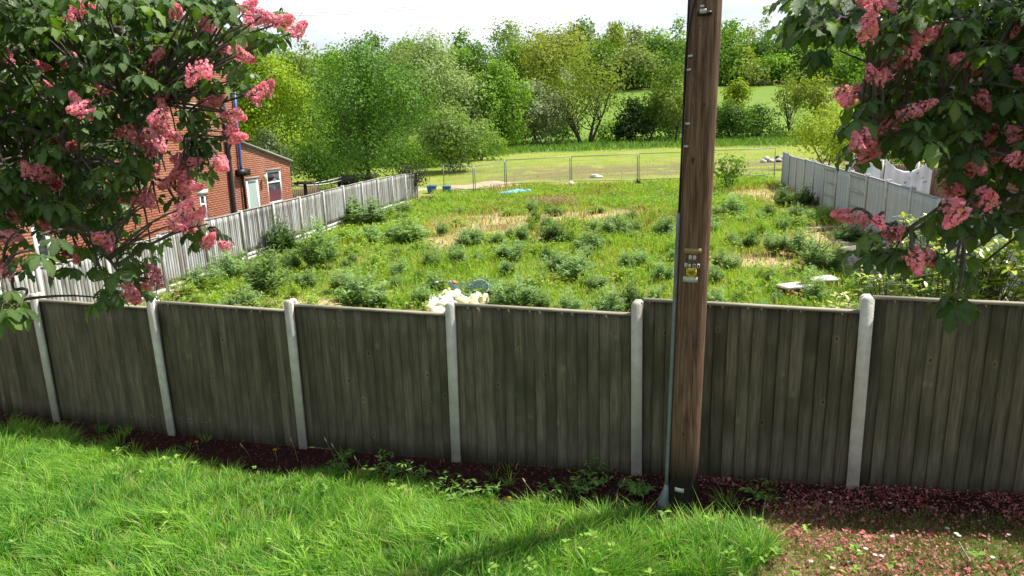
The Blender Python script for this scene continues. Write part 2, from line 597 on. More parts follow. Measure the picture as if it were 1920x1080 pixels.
gx = axis([(-420, -60, 24), (-60, -16, 2), (-16, 16, 0.25), (16, 60, 2), (60, 420, 24)])
gy = axis([(-60, 2, 4), (2, 12, 0.14), (12, 50, 0.25), (50, 132, 1.0), (132, 260, 4), (260, 700, 20)])
GX, GY = np.meshgrid(gx, gy)
GZ = zg(GX, GY)
nx, ny = len(gx), len(gy)
i, j = np.meshgrid(np.arange(nx - 1), np.arange(ny - 1))
a = j * nx + i
gq = np.stack([a, a + 1, a + nx + 1, a + nx], -1).reshape(-1, 4)
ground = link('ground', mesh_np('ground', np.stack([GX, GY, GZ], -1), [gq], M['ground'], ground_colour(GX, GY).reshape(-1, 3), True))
tag(ground, 'grass verge, overgrown plot and rising pasture as one stretch of land', 'ground', kind='structure')


def blades(P, H, W, lean, col, rng, seg=2):
    """grass blades: two bent segments ending in a point"""
    n = len(P)
    ang = rng.uniform(0, 2 * math.pi, n)
    side = np.stack([np.cos(ang), np.sin(ang), np.zeros(n)], 1) * (W * 0.5)[:, None]
    up = np.array([0, 0, 1.0])
    tip = P + up * H[:, None] * 0.93 + lean * H[:, None]
    if seg == 1:
        V = np.stack([P - side, P + side, tip], 1).reshape(-1, 3)
        return V, [np.arange(n * 3).reshape(n, 3)], np.repeat(col, 3, 0)
    mid = P + up * H[:, None] * 0.58 + lean * H[:, None] * 0.36
    V = np.stack([P - side, P + side, mid + side * 0.8, mid - side * 0.8, tip], 1).reshape(-1, 3)
    k = np.arange(n)[:, None] * 5
    c = np.repeat(col[:, None], 5, 1).copy()
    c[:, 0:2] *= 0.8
    return V, [k + np.array([[3, 2, 4]]), k + np.array([[0, 1, 2, 3]])], c.reshape(-1, 3)


def in_view(x, y, z=0.2, m=40):
    P = np.stack([x, y, np.broadcast_to(z, np.shape(x)) - CAM_Z], -1)
    d = P @ _f
    u = 960 + FPX * (P @ _r) / np.maximum(d, 0.1)
    v = 540 - FPX * (P @ _u) / np.maximum(d, 0.1)
    return (d > 0.2) & (u > -m * 4) & (u < 1920 + m * 4) & (v < 1080 + m * 6)


rng = np.random.default_rng(5)
nt_ = 13500
tx, ty = rng.uniform(-8, 4.5, nt_), rng.uniform(3.6, 10, nt_)
s, t = st(tx, ty)
k = (s < -0.02) & in_view(tx, ty)
tx, ty, s, t = tx[k], ty[k], s[k], t[k]
mm, pm = mulch_mask(tx, ty), petal_mask(tx, ty)
k = rng.random(len(tx)) < (1 - 0.99 * np.clip(mm * 1.05, 0, 1)) * (1 - 0.8 * pm) * (0.62 + 0.6 * fbm(tx, ty, 61, 1.6))
tx, ty = tx[k], ty[k]
per = rng.integers(10, 52, len(tx))
ti = np.repeat(np.arange(len(tx)), per)
n = len(ti)
trad = rng.uniform(0.02, 0.085, len(tx))
da = rng.uniform(0, 2 * math.pi, n)
dr = np.sqrt(rng.random(n))
x, y = tx[ti] + np.cos(da) * dr * trad[ti], ty[ti] + np.sin(da) * dr * trad[ti]
s, t = st(x, y)
pm, mm = petal_mask(x, y), mulch_mask(x, y)
th_ = (0.05 + 0.20 * fbm(tx, ty, 63, 0.9) + rng.gamma(2.0, 0.022, len(tx))) * rng.uniform(.75, 1.25, len(tx))
H = th_[ti] * rng.uniform(0.55, 1.25, n) * (1 - 0.72 * pm) * (1 - 0.35 * sstep(s, -1.3, -0.75))
la = 2.2 + (fbm(tx, ty, 65, 0.7) - 0.5) * 8
lm = 0.12 + 0.42 * rng.random(len(tx))
out_ = 0.15 + 0.75 * dr
lean = np.stack([np.cos(da) * out_ + (np.cos(la) * lm)[ti] + rng.normal(0, .16, n), np.sin(da) * out_ + (np.sin(la) * lm)[ti] + rng.normal(0, .16, n), -0.25 * out_], 1)
thue = np.clip(fbm(tx, ty, 67, 1.1) * 0.6 + rng.normal(0.16, 0.24, len(tx)), 0, 1)
hue = np.clip(thue[ti] + rng.normal(0, .13, n), 0, 1)
col = mixc((0.055, 0.22, 0.026), (0.31, 0.52, 0.06), hue)
dry = rng.random(n) < 0.055
col[dry] = (0.42, 0.36, 0.17)
col = mixc(col, (0.27, 0.29, 0.10), pm * 0.7)
P = np.stack([x, y, zg(x, y) - 0.01], 1)
broad = rng.random(len(tx)) < 0.10
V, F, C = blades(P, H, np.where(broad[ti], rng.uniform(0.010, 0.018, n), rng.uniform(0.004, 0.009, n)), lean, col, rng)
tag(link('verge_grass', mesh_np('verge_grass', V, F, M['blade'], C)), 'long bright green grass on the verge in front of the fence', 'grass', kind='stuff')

# broad-leaved herbs and clover among the verge grass
nh = 900
hx, hy = rng.uniform(-8, 4, nh), rng.uniform(3.8, 9.5, nh)
k = (st(hx, hy)[0] < -0.5) & (mulch_mask(hx, hy) < .3) & (fbm(hx, hy, 68, 1.4) > .47)
hx, hy = hx[k], hy[k]
hi = np.repeat(np.arange(len(hx)), 7)
a_ = np.tile(np.arange(7) * 0.9, len(hx)) + hx[hi] * 9
T = np.stack([np.cos(a_), np.sin(a_), rng.uniform(.25, 1.1, len(hi))], 1)
hs = rng.uniform(.03, .08, len(hx))[hi] * rng.uniform(.7, 1.2, len(hi))
C = np.stack([hx[hi], hy[hi], zg(hx[hi], hy[hi]) + rng.uniform(.05, .15, len(hi))], 1) + unit(T) * hs[:, None] * .5
V, Q = cards(C, np.stack([-np.cos(a_) * .4, -np.sin(a_) * .4, np.ones(len(hi))], 1), hs, rng.uniform(.35, .6, len(hi)), .08, rng, T)
tag(link('verge_herbs', mesh_np('verge_herbs', V, [Q], M['leaf'], np.repeat(mixc((0.10, 0.24, 0.04), (0.30, 0.44, 0.08), rng.random(len(hi))), 4, 0))), 'broad leaved herbs scattered through the verge grass', 'herbs', kind='stuff')

# overgrown plot
rng = np.random.default_rng(6)
n = 900000
u = rng.random(n)
y = 6 + 37 * u ** 1.25
x = rng.uniform(-10, 15, n)
s, t = st(x, y)
lx = -9.86 + (y - 14.49) * 0.195
rx = 8.91 + (y - 13.37) * 0.216
k = (s > 0.08) & (x > lx + 0.08) & (x < rx - 0.08) & in_view(x, y) & (y < 42.5 + (fbm(x, y, 70, .4) - .5) * 4)
n1, n2, n3 = fbm(x, y, 41, 0.22), fbm(x, y, 43, 0.75), fbm(x, y, 71, 0.5)
k &= rng.random(n) < 0.30 * (0.35 + 0.9 * n2) * (1 - 0.75 * sstep(n1, 0.52, 0.7)) * np.clip(1.35 - y / 50, 0.3, 1)
x, y, n1, n2, n3 = x[k], y[k], n1[k], n2[k], n3[k]
n = len(x)
far = np.clip((y - 10) / 32, 0, 1)
H = (0.05 + 0.22 * sstep(n3, 0.3, 0.75) + rng.gamma(2, 0.028, n)) * (1 + 0.1 * far)
lean = rng.normal(0, 0.35, (n, 3)) * [1, 1, 0.1]
hue = np.clip(n2 * 0.7 + rng.normal(0.1, 0.2, n), 0, 1)
col = mixc((0.15, 0.34, 0.03), (0.47, 0.56, 0.075), hue)
strw = rng.random(n) < 0.10 + 0.5 * sstep(n1, 0.53, 0.67)
col[strw] = mixc((0.55, 0.46, 0.26), (0.38, 0.25, 0.13), rng.random(strw.sum()))
rust = rng.random(n) < 0.40 * sstep(fbm(x, y, 73, 0.35), 0.52, 0.66) * sstep(y, 18, 25)
col[rust] = mixc((0.24, 0.10, 0.05), (0.34, 0.19, 0.09), rng.random(rust.sum()))
P = np.stack([x, y, zg(x, y) - 0.01], 1)
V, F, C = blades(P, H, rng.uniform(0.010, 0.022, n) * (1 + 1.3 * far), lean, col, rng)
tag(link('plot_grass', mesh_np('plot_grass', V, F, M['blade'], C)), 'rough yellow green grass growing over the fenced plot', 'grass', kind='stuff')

# small yellow flowers in the plot grass
n = 2600
x, y = rng.uniform(-9, 13, n), rng.uniform(9, 38, n)
lx, rx = -9.86 + (y - 14.49) * 0.195, 8.91 + (y - 13.37) * 0.216
s, t = st(x, y)
k = (s > 0.5) & (x > lx + .3) & (x < rx - .3) & (fbm(x, y, 75, 0.4) > 0.53)
x, y = x[k], y[k]
P = np.stack([x, y, zg(x, y) + rng.uniform(0.22, 0.42, len(x))], 1)
V, Q = cards(P, rng.normal(0, .3, (len(x), 3)) + [0, 0, 1], rng.uniform(0.03, 0.06, len(x)), 1.0, 0.1, rng)
tag(link('buttercup_flowers', mesh_np('buttercup_flowers', V, [Q], M['petal'], np.full((len(V), 3), (0.75, 0.58, 0.03)))), 'tiny yellow wildflowers scattered through the plot grass', 'wildflowers', kind='stuff')

# pasture tufts and the lush bank before the tree line
n = 60000
x, y = rng.uniform(-60, 75, n), 42 + 84 * rng.random(n) ** 1.3
k = in_view(x, y) & (rng.random(n) < 0.25 + 0.75 * sstep(y + 22 * sstep(-x, -4, 10), 82, 94))
x, y = x[k], y[k]
n = len(x)
lush = sstep(y + 22 * sstep(-x, -4, 10) + (fbm(x, y, 77, .1) - .5) * 14, 84, 94)
H = 0.07 + rng.random(n) * 0.10 + lush * rng.random(n) * 0.65
col = mixc(mixc((0.24, 0.32, 0.04), (0.32, 0.33, 0.08), rng.random(n)), mixc((0.10, 0.22, 0.03), (0.21, 0.33, 0.06), rng.random(n)), lush)
P = np.stack([x, y, zg(x, y) - 0.02], 1)
V, F, C = blades(P, H, rng.uniform(0.04, 0.08, n) + lush * 0.22, rng.normal(0, .4, (n, 3)) * [1, 1, .1], col, rng, 1)
tag(link('pasture_grass', mesh_np('pasture_grass', V, F, M['blade'], C)), 'short pasture grass and lush bank below the tree line', 'grass', kind='stuff')

# dry petal mulch along the near fence, pink petals on the thin lawn
n = 60000
x, y = rng.uniform(-8, 6, n), rng.uniform(3.4, 10, n)
s, t = st(x, y)
mm = mulch_mask(x, y)
k = (s < 0.03) & in_view(x, y) & (rng.random(n) < mm * (1 - 0.5 * sstep(t, 2.2, 3.5)))
x, y = x[k], y[k]
n = len(x)
P = np.stack([x, y, zg(x, y) + rng.random(n) ** 2 * 0.035 + 0.006], 1)
col = mixc((0.045, 0.016, 0.015), (0.20, 0.07, 0.055), rng.random(n) ** 1.5)
V, Q = cards(P, rng.normal(0, .55, (n, 3)) + [0, 0, 1], rng.uniform(0.018, 0.05, n), 0.45, 0.2, rng)
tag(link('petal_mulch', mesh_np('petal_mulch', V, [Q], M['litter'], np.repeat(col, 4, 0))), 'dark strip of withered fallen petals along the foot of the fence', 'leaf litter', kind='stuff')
n = 170000
x, y = rng.uniform(0, 7, n), rng.uniform(3.2, 7, n)
s, t = st(x, y)
pm = petal_mask(x, y)
k = (s < -0.25) & in_view(x, y) & (rng.random(n) < pm * (0.25 + 0.9 * fbm(x, y, 87, 1.8)) * sstep(-s, .25, .6))
x, y = x[k], y[k]
n = len(x)
col = mixc((0.13, 0.21, 0.035), (0.36, 0.33, 0.13), np.clip(fbm(x, y, 88, 1.3) + rng.normal(0, .25, n), 0, 1))
V, F, C = blades(np.stack([x, y, zg(x, y) - .004], 1), rng.uniform(.02, .075, n), rng.uniform(.004, .008, n), rng.normal(0, .6, (n, 3)) * [1, 1, .1], col, rng, 1)
tag(link('lawn_stubble', mesh_np('lawn_stubble', V, F, M['blade'], C)), 'short thin grass of the petal strewn lawn beside the pole', 'grass', kind='stuff')
n = 230000
x, y = rng.uniform(-2, 7, n), rng.uniform(3.2, 8, n)
s, t = st(x, y)
pm = petal_mask(x, y)
k = (s < 0.0) & in_view(x, y) & (rng.random(n) < np.clip(pm * (0.25 + 1.1 * sstep(fbm(x, y, 81, 2.6), 0.38, 0.66)) + 0.10 * sstep(t, 1.2, 2.6), 0, 1) * (0.45 + 0.55 * sstep(s, -0.55, -0.1)))
x, y, s = x[k], y[k], s[k]
n = len(x)
P = np.stack([x, y, zg(x, y) + rng.random(n) * 0.03 + 0.012], 1)
col = mixc((0.62, 0.13, 0.20), (0.80, 0.42, 0.38), rng.random(n))
old = rng.random(n) < 0.38
col[old] = mixc((0.16, 0.035, 0.05), (0.33, 0.13, 0.09), rng.random(old.sum()))
V, Q = cards(P, rng.normal(0, .5, (n, 3)) + [0, 0, 1], rng.gamma(4, 0.0054, n) * (1 - .25 * sstep(s, -.5, -.1)), 0.6, 0.2, rng)
tag(link('fallen_petals', mesh_np('fallen_petals', V, [Q], M['petal'], np.repeat(col, 4, 0))), 'pink chestnut petals strewn over the thin lawn by the pole', 'petals', kind='stuff')


# ------------------------------------------------------------------ fences
def board_mesh(name, w, h, m, seed, t0=0.004, t1=0.022, n=8):
    """feather-edge board: thick on one side, thin on the other, slightly wavy; faces -Y"""
    r = np.random.default_rng(seed)
    z = np.linspace(0, h, n)
    wob = np.cumsum(r.normal(0, 0.0011, n))
    wob -= np.linspace(0, wob[-1], n)
    b = np.cumsum(r.normal(0, 0.0011, n))
    V = []
    for q in range(n):
        V += [[0 + wob[q], -t1 + b[q], z[q]], [w + wob[q], -t0 + b[q], z[q]], [w + wob[q], 0, z[q]], [wob[q], 0, z[q]]]
    Q = []
    for q in range(n - 1):
        o = q * 4
        for a_, b_ in ((0, 1), (1, 2), (2, 3), (3, 0)):
            Q.append([o + a_, o + b_, o + 4 + b_, o + 4 + a_])
    Q += [[0, 3, 2, 1], [4 * n - 4, 4 * n - 3, 4 * n - 2, 4 * n - 1]]
    return mesh_np(name, V, [Q], m)


def post_mesh(name, L, m, below=0.25, w=0.102, d=0.112):
    """slotted concrete post with weathered top; local -Y faces the viewer"""
    mb = MB()
    fl = 0.036
    for y0, y1 in ((-d / 2, -d / 2 + fl), (d / 2 - fl, d / 2)):
        zt = L - 0.028
        V = [[-w / 2, y0, -below], [w / 2, y0, -below], [w / 2, y1, -below], [-w / 2, y1, -below],
             [-w / 2, y0, zt], [w / 2, y0, zt], [w / 2, y1, zt], [-w / 2, y1, zt],
             [-w / 4, y0 * .8 + y1 * .2, L], [w / 4, y0 * .8 + y1 * .2, L], [w / 4, y1 * .85 + y0 * .15, L], [-w / 4, y1 * .85 + y0 * .15, L]]
        Q = [[0, 1, 5, 4], [1, 2, 6, 5], [2, 3, 7, 6], [3, 0, 4, 7], [4, 5, 9, 8], [5, 6, 10, 9], [6, 7, 11, 10], [7, 4, 8, 11], [8, 9, 10, 11], [0, 3, 2, 1]]
        mb.add(V, Q)
    mb.box((-0.022, -d / 2 + fl, -below), (0.022, d / 2 - fl, L - 0.012))
    return mb.mesh(name, m)


def fence(name, label, posts, L, board_mat, rail_mat, post_mat, bw, bz, gravel=0.0, rails_front=(), tops=None, drop=0.10, seed=1):
    """posts: list of ground points left to right as seen by the viewer (boards face the viewer)"""
    r = random.Random(seed)
    root = empty(name, posts[0], label, 'fence')
    base = Vector(posts[0])
    pm_ = post_mesh('post', L, post_mat)
    boards = None
    gap = 0.058
    for k, p in enumerate(posts):
        q = posts[min(k + 1, len(posts) - 1)]
        o = posts[max(k - 1, 0)]
        rz = math.atan2(q[1] - o[1], q[0] - o[0])
        po = link('post', pm_, root, Vector(p) - base, (r.uniform(-.012, .012), r.uniform(-.012, .012), rz))
        if k == len(posts) - 1:
            break
        A, B = Vector(p), Vector(posts[k + 1])
        dd = (B - A)
        W = dd.xy.length - 2 * 0.03
        rz = math.atan2(dd.y, dd.x)
        zb = min(A.z, B.z)
        ztop = max(A.z, B.z) + L - drop if tops is None else tops[k]
        zlow = zb + bz
        h = ztop - zlow
        org = Vector((A.x, A.y, zlow)) + Vector((math.cos(rz), math.sin(rz), 0)) * 0.03
        mb = MB()
        mb.box((-0.0, -0.030, h), (W, 0.030, h + 0.022))
        flip = k in rails_front
        ys = (-0.062, -0.018) if flip else (0.006, 0.05)
        for f in (0.06, 0.36, 0.66, 0.955) if flip else (0.1, 0.5, 0.9):
            mb.box((0.0, ys[0], h * f - 0.02), (W, ys[1], h * f + 0.02))
        pan = mb.obj('panel', rail_mat, root, loc=org - base)
        pan.rotation_euler = (r.uniform(-.01, .01), r.uniform(-.006, .006), rz)
        nb = max(4, round(W / (bw * 0.86)))
        step = (W - bw) / (nb - 1)
        ms = [board_mesh('board', bw, h, board_mat, seed * 100 + k * 5 + e) for e in range(3)]
        for b in range(nb):
            bo = link('board', ms[b % 3], pan, (b * step, 0.004 + r.uniform(-.0015, .0015), r.uniform(-.006, 0.0)), (0.0, r.uniform(-.003, .003), -0.008))
        if gravel:
            mb = MB()
            nz_ = 9
            zc = zlow - gravel - 0.004
            for e in range(nz_):
                for f in range(2):
                    x0 = W / nz_ * e + 0.006 + (W / nz_ / 2 if f else 0)
                    mb.box((x0, -0.03 - r.random() * 0.014, f * gravel / 2 + 0.006), (min(x0 + W / nz_ - 0.008, W), -0.015, (f + 1) * gravel / 2 - 0.004))
            mb.box((0, -0.022, -0.15), (W, 0.022, gravel))
            g = mb.obj('gravel_board', M['white_concrete'], root, loc=Vector((org.x, org.y, zc)) - base)
            g.rotation_euler = (0, 0, rz)
    return root


fz = [-.092, -.062, -.022, .056, .126, .242, .396, .52, .62]
posts = []
for k, z in enumerate(fz):
    c = F0 + FT * 1.93 * (k - 4)
    posts.append((float(c[0]), float(c[1]), z))
fence('fence', 'dark weathered wooden fence with concrete posts across the foreground', posts, 1.775, M['front_board'], M['front_rail'], M['concrete'], 0.128, 0.015, seed=2, drop=0.15)

LZ = [1.03, 1.03, 1.06, 1.13, 1.20, 1.22, 1.21, 1.22, 1.25, 1.24, 1.21, 1.16, 1.12, 1.05, 0.98]
posts = []
for k in range(-2, 14):
    zt = LZ[max(k, 0)]
    posts.append((-9.86 + 0.37 * k, 14.49 + 1.895 * k, zt - 1.66))
fence('fence', 'sunlit silver grey board fence below the red brick house', posts, 1.66, M['grey_board'], M['grey_rail'], M['white_concrete'], 0.118, 0.29, gravel=0.25, seed=3, drop=0.06)

RZ = [1.79, 1.73, 1.71, 1.75, 1.78, 1.79, 1.80, 1.83, 1.86, 1.87, 1.85, 1.78, 1.72, 1.70, 1.70, 1.70]
posts = []
for k in range(16):
    posts.append((13.80 - 0.4075 * k, 36.01 - 1.887 * k, RZ[k] - 1.76))
fence('fence', 'shaded blue grey board fence in front of the hanging washing', posts, 1.76, M['grey_board_flat'], M['grey_rail'], M['white_concrete'], 0.118, 0.14, gravel=0.12, rails_front=(5, 7), seed=4, drop=0.09)

# ------------------------------------------------------------------ utility pole
pb = gp(1278, 948)
pt_top = pt(1324, 0, pb[1])
PAX = Vector(pt_top - pb)
PAX = PAX / PAX.z
PR0, PR1 = 0.127, 0.118


def pole_c(z):
    return Vector(pb) + PAX * (z - pb[2])


def pole_r(z):
    return PR0 + (PR1 - PR0) * min(1, max(0, (z - pb[2]) / 5)) - 0.003 * max(0, z - 5)


def pole_pt(px, py, out=0.0):
    """(angle, z) on the pole for a photo pixel"""
    v = ray(px, py)
    z = CAM_Z
    for _ in range(6):
        c = pole_c(z)
        k = (c.y - 0.1) / v[1]
        z = CAM_Z + v[2] * k
    lat = v[0] * k - pole_c(z).x * (pole_c(z).y - 0.1) / pole_c(z).y
    return math.asin(max(-1, min(1, lat / (pole_r(z) + out)))), z


pole = empty('utility_pole', pb, 'brown wooden utility pole standing before the fence', 'utility pole')
B = Vector(pb)


def pole_surface(a, z, out):
    c = pole_c(z)
    R = pole_r(z) + out
    tilt = math.atan2(-c.x, c.y)                     # faces the camera
    th = -math.pi / 2 + a - tilt * -1.0
    return Vector((c.x + R * math.cos(th), c.y + R * math.sin(th), z)) - B


mb = MB()
r_ = np.random.default_rng(8)
zs = np.linspace(pb[2] - 0.3, 10.5, 60)
ph = r_.uniform(0, 6.28, 5)
V = []
for z in zs:
    c = pole_c(z) - B
    for k in range(40):
        th = k / 40 * 2 * math.pi
        rr = pole_r(z) * (1 + 0.010 * math.sin(3 * th + ph[0] + z * 0.4) + 0.006 * math.sin(9 * th + ph[1]) + 0.004 * math.sin(23 * th + ph[2] + z * .3))
        V.append((c.x + rr * math.cos(th), c.y + rr * math.sin(th), c.z))
i, k = np.meshgrid(np.arange(59), np.arange(40), indexing='ij')
Q = np.stack([i * 40 + k, i * 40 + (k + 1) % 40, (i + 1) * 40 + (k + 1) % 40, (i + 1) * 40 + k], -1).reshape(-1, 4)
# tarred foot of the pole: the colour itself is darker below 0.75 m
pw, nt, out = new_mat('pole_tarred_wood')
N_, L_ = nt.nodes, nt.links
src = M['pole_wood']
p_ = N_.new('ShaderNodeBsdfPrincipled')
p_.inputs['Roughness'].default_value = 0.8
p_.inputs['Specular IOR Level'].default_value = 0.25
tc_ = N_.new('ShaderNodeTexCoord')
mp_ = N_.new('ShaderNodeMapping')
mp_.inputs['Scale'].default_value = (9, 9, 0.55)
nz_ = N_.new('ShaderNodeTexNoise')
nz_.inputs['Scale'].default_value = 5
nz_.inputs['Detail'].default_value = 8
nz_.inputs['Roughness'].default_value = 0.65
nz_.inputs['Distortion'].default_value = 0.6
rp_ = N_.new('ShaderNodeValToRGB')
for pos, c in ((0.30, (0.035, 0.021, 0.014)), (0.47, (0.145, 0.084, 0.052)), (0.70, (0.28, 0.180, 0.120))):
    e = rp_.color_ramp.elements.new(pos)
    e.color = (*c, 1)
rp_.color_ramp.elements.remove(rp_.color_ramp.elements[0])
rp_.color_ramp.elements.remove(rp_.color_ramp.elements[-1])
L_.new(tc_.outputs['Object'], mp_.inputs[0])
L_.new(mp_.outputs[0], nz_.inputs['Vector'])
L_.new(nz_.outputs[0], rp_.inputs[0])
sx_ = N_.new('ShaderNodeSeparateXYZ')
L_.new(tc_.outputs['Object'], sx_.inputs[0])
ad_ = N_.new('ShaderNodeMath')
ad_.operation = 'MULTIPLY_ADD'
L_.new(nz_.outputs[0], ad_.inputs[0])
ad_.inputs[1].default_value = -0.5
L_.new(sx_.outputs['Z'], ad_.inputs[2])
mr_ = N_.new('ShaderNodeMapRange')
mr_.inputs['From Min'].default_value = 0.05
mr_.inputs['From Max'].default_value = 0.42
L_.new(ad_.outputs[0], mr_.inputs['Value'])
mx_ = N_.new('ShaderNodeMix')
mx_.data_type = 'RGBA'
mx_.inputs['A'].default_value = (0.014, 0.011, 0.010, 1)
L_.new(mr_.outputs[0], mx_.inputs['Factor'])
L_.new(rp_.outputs[0], mx_.inputs['B'])
L_.new(mx_.outputs['Result'], p_.inputs['Base Color'])
bp_ = N_.new('ShaderNodeBump')
bp_.inputs['Strength'].default_value = 0.6
bp_.inputs['Distance'].default_value = 0.012
L_.new(nz_.outputs[0], bp_.inputs['Height'])
L_.new(bp_.outputs[0], p_.inputs['Normal'])
L_.new(p_.outputs[0], out.inputs[0])
link('shaft', mesh_np('shaft', V, [Q], pw, None, True), pole)


def pole_plate(name, px0, py0, px1, py1, m, th=0.004, nseg=6, parent=None):
    a0, z1 = pole_pt(px0, py0)
    a1, z0 = pole_pt(px1, py1)
    mb = MB()
    V = []
    for q in range(nseg + 1):
        a_ = a0 + (a1 - a0) * q / nseg
        for zz, oo in ((z0, 0.001), (z0, th), (z1, th), (z1, 0.001)):
            V.append(pole_surface(a_, zz, oo))
    Q = []
    for q in range(nseg):
        for e in range(4):
            Q.append([q * 4 + e, q * 4 + 4 + e, q * 4 + 4 + (e + 1) % 4, q * 4 + (e + 1) % 4])
    Q += [[0, 1, 2, 3], [nseg * 4 + 3, nseg * 4 + 2, nseg * 4 + 1, nseg * 4]]
    mb.add([tuple(v) for v in V], Q)
    return mb.obj(name, m, parent or pole)


# grey conduit up the left side with a flared foot, black cables above it
mb = MB()
pts = []
for py in np.linspace(925, 402, 14):
    a_, z = pole_pt(1262, py)
    pts.append(pole_surface(-1.28, z, 0.018))
mb.tube([tuple(p) for p in pts], [0.0175] * 14, 10)
con = mb.obj('conduit', M['galv'], pole, True)
f0, f1 = pts[0], pts[1]
mb = MB()
mb.tube([(f0.x - 0.03, f0.y, -0.05), (f0.x - 0.02, f0.y, 0.06), (f0.x - 0.003, f0.y, 0.17), (f0.x, f0.y, 0.22)], [0.058, 0.054, 0.028, 0.019], 12)
mb.obj('conduit_foot', M['galv'], con, True)
for k, (off, top) in enumerate(((0.0, 60), (0.016, 0), (0.03, 25))):
    mb = MB()
    P_ = []
    for py in np.linspace(420, -10, 16):
        a_, z = pole_pt(1270, py)
        P_.append(tuple(pole_surface(-1.30 + off * 3 + (0.55 * max(0, (90 - py) / 90) if k == 2 else 0) + 0.03 * math.sin(py * .02 + k), z, 0.012 + 0.004 * k)))
    mb.tube(P_, 0.0075, 6)
    mb.obj('cable', M['black'], pole, True)
for (px, py) in ((1292, 232), (1297, 104), (1318, 12), (1289, 275), (1294, 130)):
    pole_plate('cable_clip', px - 4, py - 2, px + 3, py + 2, M['galv_light'], 0.012, 3)
pole_plate('plate', 1284, 466, 1314, 475, M['brass'])
pole_plate('plate', 1282, 519, 1307, 528, M['galv_light'], 0.006)
pole_plate('plate', 1266, 914, 1282, 921, M['galv_light'], 0.004)
pole_plate('step_bracket', 1310, 22, 1333, 29, M['black'], 0.02)
pole_plate('step_bracket', 1315, 18, 1324, 26, M['galv_light'], 0.035)
sign = pole_plate('warning_sign', 1288, 502, 1305, 518, M['yellow_sign'], 0.007)
for dx, dy in ((2, 2), (14.5, 2), (2, 14), (14.5, 14)):
    pole_plate('sign_nail', 1288 + dx - 0.9, 502 + dy - 0.9, 1288 + dx + 0.9, 502 + dy + 0.9, M['black'], 0.009, 2, pole)
for k, (tx, py) in enumerate((('CAUTION', 507.0), ('OVERHEAD', 510.0), ('FIBRE', 513.0))):
    cu = bpy.data.curves.new('sign_text', 'FONT')
    cu.body = tx
    cu.size = 0.0135
    cu.align_x = 'CENTER'
    cu.align_y = 'CENTER'
    cu.offset = 0.0004
    cu.extrude = 0.0005
    cu.materials.append(M['black'])
    a_, z = pole_pt(1296.5, py)
    dg_o = link('sign_text', cu)
    me_ = bpy.data.meshes.new_from_object(dg_o.evaluated_get(bpy.context.evaluated_depsgraph_get()))
    bpy.data.objects.remove(dg_o)
    o = link('sign_text', me_, pole, pole_surface(a_, z, 0.009), (math.pi / 2, 0, a_ + math.atan2(pole_c(z).x, pole_c(z).y) * -1))
# number tags: small pale plates with scooped sides, two ring shaped
for px, py, ring, sc in ((1294.6, 482, 0, 1), (1302, 482, 0, 1), (1287, 497, 0, 1), (1293.5, 497.5, 0, .8), (1301.5, 497.5, 1, 1), (1308.5, 497.5, 1, 1)):
    a_, z = pole_pt(px, py)
    mb = MB()
    R = 0.0185 * sc
    n_ = 20
    ring_v, inner = [], []
    for q in range(n_):
        th = q / n_ * 2 * math.pi
        rr = R * (1 - 0.30 * max(0, abs(math.cos(th)) - 0.55) / 0.45)
        ring_v.append((rr * math.cos(th), 0, rr * math.sin(th)))
        inner.append((rr * .55 * math.cos(th), 0, rr * .55 * math.sin(th)))
    V = ring_v + inner + [(0, 0, 0)] + [(p[0], -0.004, p[2]) for p in ring_v] + [(p[0], -0.004, p[2]) for p in inner] + [(0, -0.004, 0)]
    m_ = 2 * n_ + 1
    Q = [[q, (q + 1) % n_, m_ + (q + 1) % n_, m_ + q] for q in range(n_)]
    Q += [[m_ + q, m_ + (q + 1) % n_, m_ + n_ + (q + 1) % n_, m_ + n_ + q] for q in range(n_)]
    T_ = [] if ring else [[m_ + n_ + q, m_ + n_ + (q + 1) % n_, m_ + 2 * n_] for q in range(n_)]
    mb.add(V, Q, T_)
    o = mb.obj('number_tag', M['galv_light'], pole, loc=pole_surface(a_, z, 0.003))
    o.rotation_euler = (0, 0, a_)
# knots and shakes on the shaft
for px, py, w in ((1318, 110, 7), (1320, 196, 9), (1300, 300, 16), (1297, 415, 5), (1281, 812, 10), (1290, 640, 5), (1312, 48, 6)):
    a_, z = pole_pt(px, py)
    mb = MB()
    n_ = 10
    V = [pole_surface(a_, z, 0.002)]
    for q in range(n_):
        th = q / n_ * 2 * math.pi
        V.append(pole_surface(a_ + 0.0055 * w * math.cos(th), z + 0.0016 * w * math.sin(th) + 0.0006 * w * math.cos(2 * th), 0.0022))
    mb.add([tuple(v) for v in V], [], [[0, 1 + q, 1 + (q + 1) % n_] for q in range(n_)])
    mb.obj('knot', M['dark_timber'], pole)

# ------------------------------------------------------------------ brick houses
BRICK = {}


def brick_mesh(kind, L):
    key = (kind, L)
    if key not in BRICK:
        mb = MB()
        e = 0.005
        w, h, d = L - 0.010, 0.065, 0.007
        V = [[0, 0, 0], [w, 0, 0], [w, 0, h], [0, 0, h], [e, -d, e], [w - e, -d, e], [w - e, -d, h - e], [e, -d, h - e]]
        mb.add(V, [[4, 5, 6, 7], [0, 1, 5, 4], [1, 2, 6, 5], [2, 3, 7, 6], [3, 0, 4, 7]])
        BRICK[key] = mb
    return BRICK[key]


